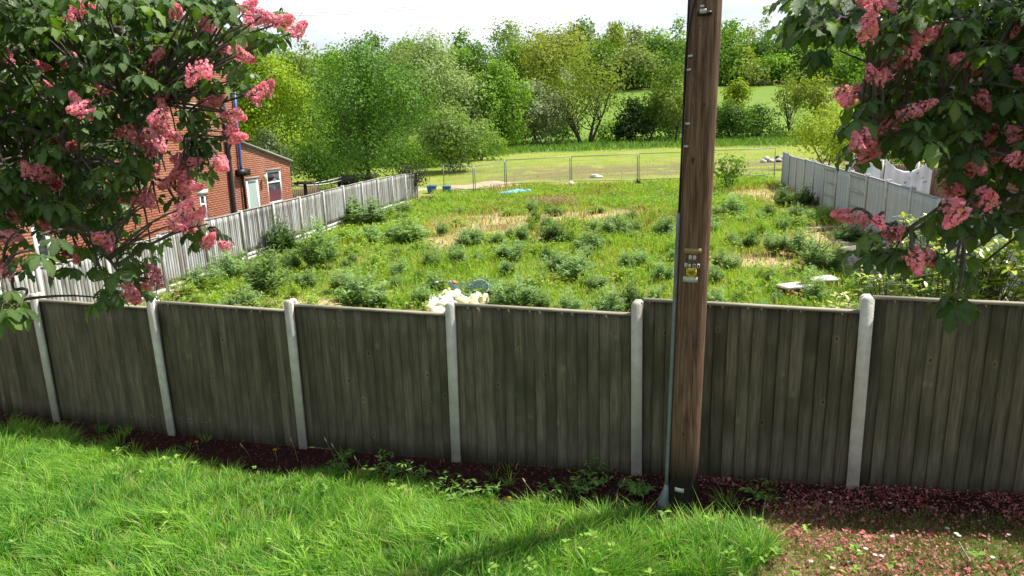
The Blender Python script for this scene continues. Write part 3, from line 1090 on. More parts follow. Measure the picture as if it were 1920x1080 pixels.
def brick_wall(parent, org, base, u, L, top, holes, m, pick, r, kind='brick', zmin=0.0):
    """mortar sheet with bricks standing proud of it; u = unit direction along the wall seen left to right.
    top(s) = wall height at distance s; holes = (s0, s1, z0, z1); bricks where pick(s, z) are single parts"""
    n_out = Vector((u[1], -u[0], 0))
    rz = math.atan2(u[1], u[0])
    allm = MB()
    rot = Matrix.Rotation(rz, 4, 'Z')
    count = 0
    single = None
    zmax = max(top(0), top(L))
    row = 0
    z = zmin
    while z + 0.07 < zmax:
        s = -0.1125 if row % 2 else 0.0
        while s < L:
            a, b = max(s, 0), min(s + 0.225, L)
            s += 0.225
            if b - a < 0.06 or z + 0.07 > min(top(a), top(b)):
                continue
            segs = [(a, b)]
            for (h0, h1, v0, v1) in holes:
                if z + 0.07 > v0 and z < v1:
                    nxt = []
                    for (p, q) in segs:
                        if q <= h0 or p >= h1:
                            nxt.append((p, q))
                        else:
                            if h0 - p > 0.05:
                                nxt.append((p, h0))
                            if q - h1 > 0.05:
                                nxt.append((h1, q))
                    segs = nxt
            for (p, q) in segs:
                pos = Vector(org) + Vector((u[0] * p, u[1] * p, z)) + n_out * 0.0
                jit = r.uniform(-0.002, 0.002)
                if abs(q - p - 0.225) < 1e-6 and count < 290 and pick(p, z):
                    if single is None:
                        single = brick_mesh(kind, 0.225).mesh('brick', m)
                    link('brick', single, parent, pos + n_out * jit - base, (0, 0, rz))
                    count += 1
                else:
                    w, h, d = q - p - 0.010, 0.065, 0.007 + jit
                    V = np.array([[0, 0, 0], [w, 0, 0], [w, 0, h], [0, 0, h], [.004, -d, .004], [w - .004, -d, .004], [w - .004, -d, h - .004], [.004, -d, h - .004]])
                    V = V @ np.array(rot.to_3x3()).T + np.array(pos - base)
                    allm.add(V, [[4, 5, 6, 7], [0, 1, 5, 4], [1, 2, 6, 5], [2, 3, 7, 6], [3, 0, 4, 7]])
        z += 0.075
        row += 1
    bw = allm.obj('brickwork', m, parent)
    bw['kind'] = 'stuff'
    # mortar wall body behind, cut into strips round the openings
    mb = MB()
    cuts = sorted({0.0, L, *[h[0] for h in holes], *[h[1] for h in holes]})
    for a, b in zip(cuts[:-1], cuts[1:]):
        hs = sorted([(h[2], h[3]) for h in holes if h[0] < b - 1e-6 and h[1] > a + 1e-6])
        z0 = zmin - 0.6
        spans = []
        for v0, v1 in hs:
            spans.append((z0, v0, None))
            z0 = v1
        spans.append((z0, top(a), top(b)))
        for lo, ha, hb in spans:
            hb = ha if hb is None else hb
            if ha <= lo:
                continue
            V = []
            for dpt in (-0.0005, 0.22):
                for (q, zz) in ((a, lo), (b, lo), (b, hb), (a, ha)):
                    V.append(tuple(Vector(org) + Vector((u[0] * q, u[1] * q, zz)) - n_out * dpt - base))
            mb.add(V, [[0, 1, 2, 3], [5, 4, 7, 6], [0, 4, 5, 1], [1, 5, 6, 2], [2, 6, 7, 3], [3, 7, 4, 0]])
    mb.obj('wall', M['mortar'], parent)
    return n_out, rz


def window(parent, org, base, u, s0, s1, z0, z1, bars_v=(), bars_h=(), back=None, fw=0.06, sill=True, pane='window', glass=None):
    rz = math.atan2(u[1], u[0])
    n_out = Vector((u[1], -u[0], 0))
    W, H = s1 - s0, z1 - z0
    loc = Vector(org) + Vector((u[0] * s0, u[1] * s0, z0)) - n_out * 0.02 - base
    mb = MB()
    for lo, hi in (((0.002, 0, 0.002), (fw, 0.06, H - 0.002)), ((W - fw, 0, 0.002), (W - 0.002, 0.06, H - 0.002)), ((fw, 0, 0.002), (W - fw, 0.06, fw)), ((fw, 0, H - fw), (W - fw, 0.06, H - 0.002))):
        mb.box(lo, hi)
    for f in bars_h:
        mb.box((fw, 0.004, H * f - 0.03), (W - fw, 0.055, H * f + 0.03))
    fr = mb.obj(pane, M['white'], parent, loc=loc)
    fr.rotation_euler = (0, 0, rz)
    ys = [fw] + [H * f for f in bars_h] + [H - fw]
    for k in range(len(ys) - 1):
        g = MB()
        g.box((fw, 0.03, ys[k] + (0.03 if k else 0)), (W - fw, 0.036, ys[k + 1] - (0.03 if k + 1 < len(ys) - 1 else 0)))
        g.obj('pane', glass or M['glass'], fr)
    if back:
        for (f0, f1, v0, v1, mm_) in back:
            c = MB()
            nn = 14
            xs = np.linspace(fw + (W - 2 * fw) * f0, fw + (W - 2 * fw) * f1, nn)
            V = []
            for q in range(nn):
                V += [[xs[q], 0.022 + 0.003 * math.sin(q * 2.1), fw + (H - 2 * fw) * v0], [xs[q], 0.022 + 0.003 * math.sin(q * 2.1 + 1), fw + (H - 2 * fw) * v1]]
            c.add(V, [[2 * q, 2 * q + 2, 2 * q + 3, 2 * q + 1] for q in range(nn - 1)])
            c.obj('curtain', mm_, fr)
    if sill:
        sb = MB()
        sb.box((-0.04, -0.10, -0.06), (W + 0.04, 0.0, 0.0))
        sb.obj('sill', M['white'], fr)
    return fr


# ---- the red brick house on the left with its lean-to
FU = np.array([0.1917, 0.9815])                       # runs parallel to the left fence
WALL_OFF = 2.05
H0 = np.array([-9.86, 14.49]) + np.array([-FU[1], FU[0]]) * WALL_OFF


def wall_hit(px, py, off=0.0):
    """(s, z) on the left house wall plane for a photo pixel"""
    v = ray(px, py)
    nrm = np.array([FU[1], -FU[0]])
    k = ((H0 - np.array([FU[1], -FU[0]]) * off) @ nrm) / (v[:2] @ nrm)
    p = v[:2] * k
    return float((p - H0) @ FU), float(CAM_Z + v[2] * k)


s_c, _ = wall_hit(452, 300)                            # corner between house and lean-to
s_e, z_e = wall_hit(546, 303)
_, z_t = wall_hit(455, 266)
s_l = -7.5
gz = -0.55
house_o = Vector((H0[0] + FU[0] * s_l, H0[1] + FU[1] * s_l, gz))
house = empty('brick_house', house_o, 'orange red brick house behind the sunlit grey fence', 'house')
rr = random.Random(4)
wins = []
for (x0, y0, x1, y1) in ((348, 203, 366, 231), (374, 366, 392, 412), (58, 425, 104, 492), (2, 248, 30, 312)):
    a0, za = wall_hit(x0, y0)
    a1, zb = wall_hit(x1, y1)
    zc = wall_hit(x0, y1)[1]
    wins.append((a0, a1, min(zb, zc), za))
LW = s_c - s_l
hl = [(w[0] - s_l, w[1] - s_l, w[2] - gz, w[3] - gz) for w in wins]


def pick_left(s, z):
    return s > LW - 4.3 and 1.7 < z < 3.9


brick_wall(house, house_o, house_o, FU, LW, lambda s: 7.2, hl, M['brick'], pick_left, rr)
for k, h in enumerate(hl):
    window(house, house_o, house_o, FU, *h, bars_h=(0.62,) if k != 2 else (0.5,), fw=0.07 if k < 2 else 0.12)
# concrete lintels
for h in hl[:2]:
    mb = MB()
    n_o = Vector((FU[1], -FU[0], 0))
    mb.box((h[0] - 0.12, -0.02, h[3]), (h[1] + 0.12, 0.02, h[3] + 0.16))
    o = mb.obj('lintel', M['concrete'], house)
    o.rotation_euler = (0, 0, math.atan2(FU[1], FU[0]))
# end wall of the house, seen edge on beyond the lean-to roof, eaves and roof
e_o = house_o + Vector((FU[0] * LW, FU[1] * LW, 0))
mb = MB()
uu, nn_ = Vector((FU[0], FU[1], 0)), Vector((FU[1], -FU[0], 0))


def hb(s0, s1, d0, d1, z0, z1):
    V = []
    for zz in (z0, z1):
        for (q, d) in ((s0, d0), (s1, d0), (s1, d1), (s0, d1)):
            V.append(tuple(uu * q - nn_ * d + Vector((0, 0, zz))))
    return V, [[0, 3, 2, 1], [4, 5, 6, 7], [0, 1, 5, 4], [1, 2, 6, 5], [2, 3, 7, 6], [3, 0, 4, 7]]


mb.add(*hb(LW - 0.22, LW - 0.002, 0.225, 8.0, -0.6, 7.2))
mb.obj('end_wall', M['brick'], house)
mb = MB()
V = []
for q in (-0.3, LW + 0.3):
    for d, z in ((-0.35, 7.1), (4.0, 9.4), (8.3, 7.1), (8.3, 7.25), (4.0, 9.6), (-0.35, 7.25)):
        V.append(tuple(uu * q - nn_ * d + Vector((0, 0, z))))
mb.add(V, [[0, 1, 4, 5], [1, 2, 3, 4], [11, 10, 7, 6], [10, 9, 8, 7], [5, 4, 10, 11], [4, 3, 9, 10], [0, 6, 7, 1], [1, 7, 8, 2], [0, 5, 11, 6], [2, 8, 9, 3]])
mb.obj('roof', M['slate'], house)
# lean-to
lean_o = e_o - nn_ * 0.10
LL = s_e - s_c
zt0, zt1 = z_t - gz, z_e - gz


def lt_top(s):
    return zt0 + (zt1 - zt0) * s / LL


ltw = []
for (x0, y0, x1, y1) in ((461, 337, 491, 398), (499, 321, 532, 377)):
    a0, za = wall_hit(x0, y0, 0.1)
    a1, zb = wall_hit(x1, y1, 0.1)
    ltw.append((a0 - s_c, a1 - s_c, zb - gz - 0.02, za - gz))
ltw[0] = (ltw[0][0], ltw[0][1], 0.05, ltw[0][3])
brick_wall(house, lean_o, house_o, FU, LL, lt_top, ltw, M['brick'], lambda s, z: False, rr)
window(house, lean_o, house_o, FU, *ltw[0], fw=0.13, sill=False, pane='door', back=[(0, 1, 0, 1, M['curtain'])])
window(house, lean_o, house_o, FU, *ltw[1], bars_h=(0.64,), fw=0.085, back=[(0, 1, 0, 0.40, M['curtain_red'])])
mb = MB()
V = []
lo = lean_o - house_o
for d in (-0.12, 3.2):
    for q, dz in ((-0.02, 0.0), (LL + 0.14, 0.0), (LL + 0.14, 0.07), (-0.02, 0.07)):
        V.append(tuple(lo + uu * q - nn_ * d + Vector((0, 0, lt_top(q) + 0.01 + dz))))
mb.add(V, [[0, 1, 2, 3], [5, 4, 7, 6], [0, 4, 5, 1], [1, 5, 6, 2], [2, 6, 7, 3], [3, 7, 4, 0]])
mb.obj('lean_to_roof', M['slate'], house)
mb = MB()
V, Q = hb(LW + LL - 0.22, LW + LL - 0.002, 0.33, 3.1, -0.6, zt1 - 0.02)
mb.add(V, Q)
mb.obj('end_wall', M['brick'], house)
for h in ltw:
    mb = MB()
    mb.box((h[0] - 0.06, -0.022, 0.002), (h[1] + 0.06, 0.02, 0.07))
    o = mb.obj('lintel', M['slate'], house, loc=lo + Vector((0, 0, h[3])))
    o.rotation_euler = (0, 0, math.atan2(FU[1], FU[0]))
# wall lamp beside the lean-to window
a0, z0 = wall_hit(495, 335, 0.0)
c = uu * (a0 - s_l) + nn_ * 0.05 + Vector((0, 0, z0 - gz))
mb = MB()
mb.tube([tuple(c - Vector((0, 0, .15))), tuple(c - Vector((0, 0, .08))), tuple(c + Vector((0, 0, .08))), tuple(c + Vector((0, 0, .15)))], [0.03, 0.08, 0.08, 0.03], 10)
mb.obj('wall_lamp', mat('lamp_cream', (0.62, 0.55, 0.38), None, 0.4, 4), house, True)


def house_pipe(pts, rad, m, name, off=0.09):
    mb = MB()
    P_ = []
    for px, py in pts:
        a0, z0 = wall_hit(px, py)
        P_.append(tuple(uu * (a0 - s_l) + nn_ * off + Vector((0, 0, z0 - gz))))
    mb.tube(P_, rad, 8)
    return mb.obj(name, m, house, True)


house_pipe([(410, 160), (418, 230), (427, 315), (436, 400), (438, 415)], 0.075, mat('pipe_dark_grey', (0.045, 0.045, 0.055), None, 0.4, 5), 'soil_pipe')
house_pipe([(435, 172), (440, 230), (447, 310), (449, 322)], 0.055, M['blue_pipe'], 'downpipe')
house_pipe([(449, 322), (453, 350), (458, 400)], 0.05, M['black'], 'downpipe')
a0, z0 = wall_hit(450, 323)
mb = MB()
V, Q = hb(a0 - s_l - 0.32, a0 - s_l + 0.3, -0.24, -0.02, z0 - gz - 0.13, z0 - gz + 0.10)
mb.add(V, Q)
mb.obj('rainwater_hopper', M['black'], house)

# ---- the dark brick house on the right, mostly behind blossom
RU = np.array([0.2112, 0.9774])
cr = pt(1757, 330, 18.4)
RL = 6.0
r_o = Vector((cr[0], cr[1], -0.1))
rh = empty('brick_house', r_o, 'dark red brick house wall beside the hanging white sheet', 'house')
ru = -RU
rr = random.Random(9)
brick_wall(rh, r_o, r_o, ru, RL, lambda s: 5.4, [(3.6, 4.6, 3.4, 4.5)], M['brick_dark'], lambda s, z: s < 2.4 and 0.9 < z < 2.9, rr)
window(rh, r_o, r_o, ru, 3.6, 4.6, 3.4, 4.5, bars_h=(0.6,), fw=0.07)
mb = MB()
rn = Vector((ru[1], -ru[0], 0))
rv = Vector((ru[0], ru[1], 0))
V = []
for zz in (-0.6, 5.4):
    for (q, d) in ((0.002, 0.225), (0.22, 0.225), (0.22, 7.0), (0.002, 7.0)):
        V.append(tuple(rv * q - rn * d + Vector((0, 0, zz))))
mb.add(V, [[0, 3, 2, 1], [4, 5, 6, 7], [0, 1, 5, 4], [1, 2, 6, 5], [2, 3, 7, 6], [3, 0, 4, 7]])
mb.obj('end_wall', M['brick_dark'], rh)
mb = MB()
V = []
for q in (-0.3, RL + 0.3):
    for d, z in ((-0.2, 5.35), (3.6, 7.0), (7.3, 5.35), (7.3, 5.5), (3.6, 7.15), (-0.2, 5.5)):
        V.append(tuple(rv * q - rn * d + Vector((0, 0, z))))
mb.add(V, [[0, 1, 4, 5], [1, 2, 3, 4], [11, 10, 7, 6], [10, 9, 8, 7], [5, 4, 10, 11], [4, 3, 9, 10], [0, 6, 7, 1], [1, 7, 8, 2], [0, 5, 11, 6], [2, 8, 9, 3]])
mb.obj('roof', M['slate'], rh)


# ------------------------------------------------------------------ washing behind the right fence
def hung_cloth(name, px0, px1, ytop, d0, d1, sag, drop, m, label, cat, spots=0, folds=5, seed=1):
    r = np.random.default_rng(seed)
    A, B_ = pt(px0, ytop[0], d0), pt(px1, ytop[1], d1)
    nu, nv = 36, 22
    U, W = np.meshgrid(np.linspace(0, 1, nu), np.linspace(0, 1, nv))
    top = A[None, None] * (1 - U[..., None]) + B_[None, None] * U[..., None]
    sagz = -sag * 4 * U * (1 - U)
    dirn = np.array([B_[1] - A[1], -(B_[0] - A[0]), 0])
    dirn /= np.linalg.norm(dirn)
    wave = 0.05 * np.sin(U * folds * 6.28 + 2.0 * W) * (0.3 + W) + 0.05 * np.sin(W * 16) * (1 - W) ** 2 * np.sin(U * 3.14)
    P_ = top + wave[..., None] * dirn
    P_[..., 2] += sagz - W * drop * (1 - 0.25 * sag * 4 * U * (1 - U) / max(sag, .01) * (sag > 0.1))
    idx = np.arange(nu * nv).reshape(nv, nu)
    Q = np.stack([idx[:-1, :-1], idx[:-1, 1:], idx[1:, 1:], idx[1:, :-1]], -1).reshape(-1, 4)
    o_ = Vector(P_[0, 0])
    midx = np.zeros(len(Q), int)
    o = link(name, mesh_np(name, P_.reshape(-1, 3) - np.array(o_), [Q], M[m], None, True), None, o_)
    tag(o, label, cat)
    sm = o.modifiers.new('thickness', 'SOLIDIFY')
    sm.thickness = 0.006
    for k in range(spots):
        a_, b_ = r.uniform(0.06, 0.94), r.uniform(0.12, 0.95)
        ci, cj = int(b_ * (nv - 2)), int(a_ * (nu - 2))
        c = P_[ci, cj]
        e1, e2 = unit(P_[ci, cj + 1] - c), unit(P_[ci + 1, cj] - c)
        nn = unit(np.cross(e1, e2))
        if nn[1] > 0:
            nn = -nn
        R = r.uniform(0.02, 0.042)
        V = [c + nn * 0.012 - o_]
        for q in range(10):
            th = q / 10 * 6.283
            rad = R * (1 + 0.35 * math.sin(3 * th + k))
            V.append(c + nn * 0.012 + e1 * rad * math.cos(th) + e2 * rad * 0.7 * math.sin(th) - np.array(o_))
        mb = MB()
        mb.add(np.array(V, float), [], [[0, 1 + q, 1 + (q + 1) % 10] for q in range(10)])
        mb.obj('printed_motif', M['print'], o)
    return o


hung_cloth('bed_sheet', 1662, 1752, (298, 292), 20.6, 19.2, 0.38, 1.75, 'sheet', 'white cotton sheet with grey motifs sagging on the washing line', 'sheet', spots=26, seed=3)
hung_cloth('towel', 1620, 1640, (300, 303), 22.5, 22.2, 0.02, 1.3, 'pale_blue', 'pale blue cloth hung left of the big white sheet', 'cloth', folds=1)
hung_cloth('small_cloth', 1641, 1654, (297, 300), 21.6, 21.4, 0.02, 0.62, 'sheet', 'small white cloth hung between pale blue cloth and sheet', 'cloth', folds=1, seed=5)
mb = MB()
A, B_ = pt(1600, 297, 23.5), np.array([cr[0], cr[1] + 0.02, pt(1757, 290, 18.4)[2]])
PL = [tuple(A * (1 - q) + B_ * q - np.array([0, 0, 0.06 * 4 * q * (1 - q)])) for q in np.linspace(0, 1, 9)]
mb.tube(PL, 0.005, 4)
tag(mb.obj('washing_line', M['wire']), 'thin washing line running from the dark brick house', 'washing line')
wp = empty('washing_post', (A[0], A[1], float(zg(A[0], A[1]))), 'grey washing line post behind the shaded fence', 'post')
mb = MB()
hz = A[2] + 0.05 - float(zg(A[0], A[1]))
mb.tube([(0, 0, -0.2), (0, 0, hz * .5), (0, 0, hz)], [0.035, 0.033, 0.03], 8)
mb.obj('shaft', M['galv'], wp, True)
mb = MB()
mb.box((-0.22, -0.02, hz - 0.06), (0.22, 0.02, hz - 0.02))
mb.obj('crossbar', M['galv'], wp)
# boundary fence further behind the washing
A, B_ = pt(1590, 330, 31), pt(1790, 330, 27)
mb_root = empty('garden_fence', (A[0], A[1], 0.0), 'low weathered brown fence behind the washing line', 'fence')
n_ = 40
for q in range(n_):
    f = q / n_
    c = A * (1 - f) + B_ * f
    mb = MB()
    mb.box((0, -0.01, 0), (0.17, 0.01, 1.55 + 0.02 * math.sin(q * 7)))
    o = mb.obj('board', M['timber'], mb_root, loc=(c[0] - A[0], c[1] - A[1], -0.1))
    o.rotation_euler = (0, 0, math.atan2(B_[1] - A[1], B_[0] - A[0]))
for q in range(4):
    c = A * (1 - q / 3) + B_ * q / 3
    mb = MB()
    mb.box((-0.05, -0.06, -0.2), (0.05, 0.04, 1.75))
    mb.obj('post', M['white_concrete'], mb_root, loc=(c[0] - A[0], c[1] - A[1] - 0.05, -0.1))

# ------------------------------------------------------------------ things in the left garden
def gpost(px, py, d):
    p = pt(px, py, d)
    p[2] = float(zg(p[0], p[1]))
    return p


p = gpost(575, 380, 33)
bt = empty('bird_table', p, 'dark wooden bird table behind the grey fence near the lean-to', 'bird table')
zt = pt(575, 345, 33)[2] - p[2]
for nm, lo_, hi_ in (('leg', (-0.06, -0.06, -0.2), (0.06, 0.06, zt)), ('tray', (-0.42, -0.3, zt), (0.42, 0.3, zt + 0.06)), ('rim', (-0.42, -0.32, zt + 0.06), (0.42, -0.28, zt + 0.12))):
    MB().box(lo_, hi_).obj(nm, M['dark_timber'], bt)
p0, p1 = gpost(547, 372, 34), gpost(600, 366, 36)
pf = empty('picket_fence', p0, 'low brown picket fence beside the lean-to', 'fence')
dv = p1 - p0
nk = 16
rz = math.atan2(dv[1], dv[0])
hh = pt(560, 355, 34)[2] - p0[2]
for k in range(nk):
    mb = MB()
    mb.add([[0, 0, 0], [.09, 0, 0], [.09, 0, hh - .08], [.045, 0, hh], [0, 0, hh - .08], [0, .02, 0], [.09, .02, 0], [.09, .02, hh - .08], [.045, .02, hh], [0, .02, hh - .08]],
           [[0, 1, 2, 4], [6, 5, 9, 7], [0, 5, 6, 1], [1, 6, 7, 2], [2, 7, 8, 3], [3, 8, 9, 4], [4, 9, 5, 0]], [[4, 2, 3], [7, 9, 8]])
    o = mb.obj('picket', M['timber'], pf, loc=Vector(dv) * k / nk)
    o.rotation_euler = (0, 0, rz)
ln = math.hypot(dv[0], dv[1])
for f in (0.3, 0.75):
    o = MB().box((0, .022, hh * f), (ln, .05, hh * f + .07)).obj('rail', M['timber'], pf)
    o.rotation_euler = (0, 0, rz)
for (x0, y0, x1, y1) in ((548, 346, 640, 332), (560, 347, 640, 338)):
    a_, b_ = pt(x0, y0, 38), pt(x1, y1, 43)
    q = np.linspace(0, 1, 8)[:, None]
    PL = a_ * (1 - q) + b_ * q
    PL[:, 2] -= 0.1 * 4 * (q * (1 - q))[:, 0]
    mb = MB()
    mb.tube(PL, 0.018, 4)
    tag(mb.obj('clothes_line', M['white']), 'white clothes line across the lawn behind the house, ' + ('upper' if y1 == 332 else 'lower') + ' of two', 'washing line')
p = gpost(592, 370, 37)
MBp = MB()
zz = pt(592, 336, 37)[2] - p[2]
MBp.tube([(0, 0, -.2), (0, 0, zz * .5), (0, 0, zz)], [0.04, 0.04, 0.035], 7)
tag(MBp.obj('line_post', M['timber'], None, True, p), 'slim brown post holding the clothes lines in the left garden', 'post')
p = gpost(610, 362, 36)
mb = MB()
th = np.linspace(-0.1, 3.3, 14)
zz = pt(610, 352, 36)[2] - p[2]
mb.tube(np.stack([0.36 * np.cos(th), 0 * th, zz + 0.38 * np.sin(th)], 1), 0.022, 6)
mb.tube([(0.36, 0, -0.1), (0.36, 0, zz)], 0.022, 6)
mb.tube([(-0.36, 0, -0.1), (-0.36, 0, zz)], 0.022, 6)
tag(mb.obj('garden_hoop', M['black'], None, True, p), 'small black metal hoop beside the clothes line post', 'garden hoop')
# dark shed under the big tree
p = gpost(672, 360, 46.5)
sh = empty('garden_shed', p, 'dark garden shed half hidden under the big round tree', 'shed')
hh = pt(672, 340, 46.5)[2] - p[2]
for k in range(14):
    MB().box((-1.1 + k * 0.157, -0.9, -0.2), (-1.1 + k * 0.157 + 0.15, -0.88, hh)).obj('board', M['dark_timber'], sh)
for lo_, hi_ in (((-1.1, -0.88, -0.2), (-1.06, 0.9, hh)), ((1.06, -0.88, -0.2), (1.1, 0.9, hh)), ((-1.06, 0.86, -0.2), (1.06, 0.9, hh))):
    MB().box(lo_, hi_).obj('wall', M['dark_timber'], sh)
mb = MB()
mb.add([[-1.25, -1.05, hh], [1.25, -1.05, hh], [1.25, 1.05, hh + .3], [-1.25, 1.05, hh + .3], [-1.25, -1.05, hh + .06], [1.25, -1.05, hh + .06], [1.25, 1.05, hh + .36], [-1.25, 1.05, hh + .36]],
       [[0, 3, 2, 1], [4, 5, 6, 7], [0, 1, 5, 4], [1, 2, 6, 5], [2, 3, 7, 6], [3, 0, 4, 7]])
mb.obj('roof', M['dark_timber'], sh)

# ------------------------------------------------------------------ temporary mesh fence across the back of the plot
hp = [(800, 307, 44.0), (829, 308, 43.6), (888, 312, 41.0), (947, 300, 43.2), (1070, 293, 42.6), (1197, 288, 41.0), (1326, 282, 40.4), (1456, 277, 39.8)]
hpw = []
for px, py, d in hp:
    tp = pt(px, py, d)
    hpw.append((tp[0], tp[1], float(zg(tp[0], tp[1])), tp[2]))
names = {1: 'sagging mesh fence panel beside the two blue tubs', 2: 'mesh fence panel slanting towards the pale sand',
         3: 'mesh fence panel between the sand heap and the first concrete block', 4: 'mesh fence panel in front of the white scrap on the mud',
         5: 'mesh fence panel standing just left of the utility pole', 6: 'mesh fence panel between the utility pole and the shaded fence'}
for k in range(1, 7):
    A, B_ = hpw[k], hpw[k + 1]
    g = empty('mesh_fence_panel', A[:3], names[k], 'fence panel', 'temporary mesh fence panels')
    a0, b0 = np.array([0.05, 0, 0.0]), np.array([B_[0] - A[0] - 0.05, B_[1] - A[1], B_[2] - A[2]])
    ha, hb_ = A[3] - A[2], B_[3] - B_[2]
    for P_, h in ((a0, ha), (b0, hb_)):
        mb = MB()
        mb.tube([tuple(P_), tuple(P_ + [0, 0, h * .5]), tuple(P_ + [0, 0, h])], 0.026, 7)
        mb.obj('upright', M['galv'], g, True)
    for f in (0.995, 0.13):
        mb = MB()
        mb.tube([tuple(a0 + [0, 0, ha * f]), tuple((a0 + b0) / 2 + [0, 0, (ha + hb_) / 2 * f - 0.02]), tuple(b0 + [0, 0, hb_ * f])], 0.02, 6)
        mb.obj('rail', M['galv'], g, True)
    mb = MB()
    for q in np.linspace(0.03, 0.97, 30):
        c = a0 * (1 - q) + b0 * q
        h = ha * (1 - q) + hb_ * q
        mb.tube([tuple(c + [0, 0, h * .13]), tuple(c + [0, 0, h])], 0.0022, 3, cap=False)
    for f in np.linspace(0.2, 0.95, 8):
        mb.tube([tuple(a0 + [0, 0, ha * f]), tuple(b0 + [0, 0, hb_ * f])], 0.0022, 3, cap=False)
    w_ = mb.obj('wire_mesh', M['galv'], g)
for k, lb in ((4, 'concrete fence foot block under the middle mesh panels'), (5, 'dark fence foot block left of the utility pole')):
    A = hpw[k]
    mb = MB()
    mb.add([[-.32, -.11, -.03], [.32, -.11, -.03], [.32, .11, -.03], [-.32, .11, -.03], [-.26, -.085, .20], [.26, -.085, .20], [.26, .085, .20], [-.26, .085, .20],
            [-.20, -.06, .24], [.20, -.06, .24], [.20, .06, .24], [-.20, .06, .24]],
           [[0, 3, 2, 1], [0, 1, 5, 4], [1, 2, 6, 5], [2, 3, 7, 6], [3, 0, 4, 7], [4, 5, 9, 8], [5, 6, 10, 9], [6, 7, 11, 10], [7, 4, 8, 11], [8, 9, 10, 11]])
    o = mb.obj('foot_block', M['concrete'] if k == 4 else M['black'], None, loc=(A[0], A[1] - 0.05, A[2]))
    o.rotation_euler = (0, 0, 1.3)
    tag(o, lb, 'foot block')


# ------------------------------------------------------------------ debris on the plot
def lump(R, seed, flat=1.0, rough=0.25, nu=12, nv=8, facets=False):
    """irregular closed lump"""
    r = np.random.default_rng(seed)
    th, ph = np.meshgrid(np.linspace(0, 2 * math.pi, nu, endpoint=False), np.linspace(0.12, math.pi - 0.12, nv))
    D = np.stack([np.sin(ph) * np.cos(th), np.sin(ph) * np.sin(th), np.cos(ph)], -1)
    d = np.ones(D.shape[:2])
    for k in range(6):
        ax = unit(r.normal(size=3))
        q = D @ ax
        if facets:
            d = np.minimum(d, r.uniform(0.55, 0.9) / np.maximum(q, 0.35))
        else:
            d += rough * r.uniform(-1, 1) * np.sin(q * r.uniform(2, 6) + r.uniform(0, 6))
    d += r.normal(0, rough * 0.12, d.shape)
    P_ = D * (d * R)[..., None] * np.array([1, r.uniform(.7, 1), flat])
    idx = np.arange(nu * nv).reshape(nv, nu)
    Q = np.stack([idx[:-1], np.roll(idx, -1, 1)[:-1], np.roll(idx, -1, 1)[1:], idx[1:]], -1).reshape(-1, 4)
    V = np.concatenate([P_.reshape(-1, 3), P_[0].mean(0)[None], P_[-1].mean(0)[None]])
    T_ = [[nu * nv, (k + 1) % nu, k] for k in range(nu)] + [[nu * nv + 1, (nv - 1) * nu + k, (nv - 1) * nu + (k + 1) % nu] for k in range(nu)]
    mb = MB()
    return mb.add(V, Q, T_)


# rubble by the right fence
rr = random.Random(12)
rp = gp(1612, 478)
stones = [(1577, 462, .20), (1590, 466, .33), (1606, 464, .2), (1622, 470, .3), (1636, 474, .24), (1588, 480, .25), (1602, 484, .32), (1618, 482, .3), (1590, 497, .22), (1606, 500, .36),
          (1626, 496, .3), (1640, 490, .34), (1655, 500, .3), (1596, 508, .26), (1634, 510, .3), (1582, 490, .16), (1614, 512, .2), (1650, 486, .2), (1628, 458, .17), (1573, 474, .14),
          (1648, 515, .28), (1666, 492, .26), (1612, 492, .18), (1580, 505, .12)]
rb = empty('rubble_heap', rp, 'heap of grey broken stone and brick beside the shaded fence', 'rubble')
for k, (px, py, R) in enumerate(stones):
    q = gp(px, py)
    if k % 3 == 1:
        mb = MB()
        a_ = rr.uniform(0, 3)
        mb.box((-R, -R * .6, -R * .25), (R, R * .6, R * .25), M=Matrix.Rotation(a_, 4, 'Z') @ Matrix.Rotation(rr.uniform(-.4, .4), 4, 'X') @ Matrix.Rotation(rr.uniform(-.3, .3), 4, 'Y'))
    else:
        mb = lump(R, 300 + k, 0.75, 0.2, 9, 6, True)
    mb.obj('stone', M['stone'] if k % 4 else M['concrete'], rb, loc=Vector(q) - Vector(rp) + Vector((0, 0, R * 0.3)))
# white rocks beyond the shaded fence end
rp = gp(1450, 304)
rb = empty('rubble_heap', rp, 'pale rubble heap on the pasture beyond the end of the shaded fence', 'rubble')
for k in range(14):
    R = rr.uniform(.2, .4)
    o = lump(R, 400 + k, 0.6, 0.25, 9, 6, True).obj('stone', M['white_concrete'] if k % 3 else M['dark_timber'], rb, loc=(rr.uniform(-1.1, 1.1), rr.uniform(-.6, .6), R * .3 + 0.25 * (k > 8)))
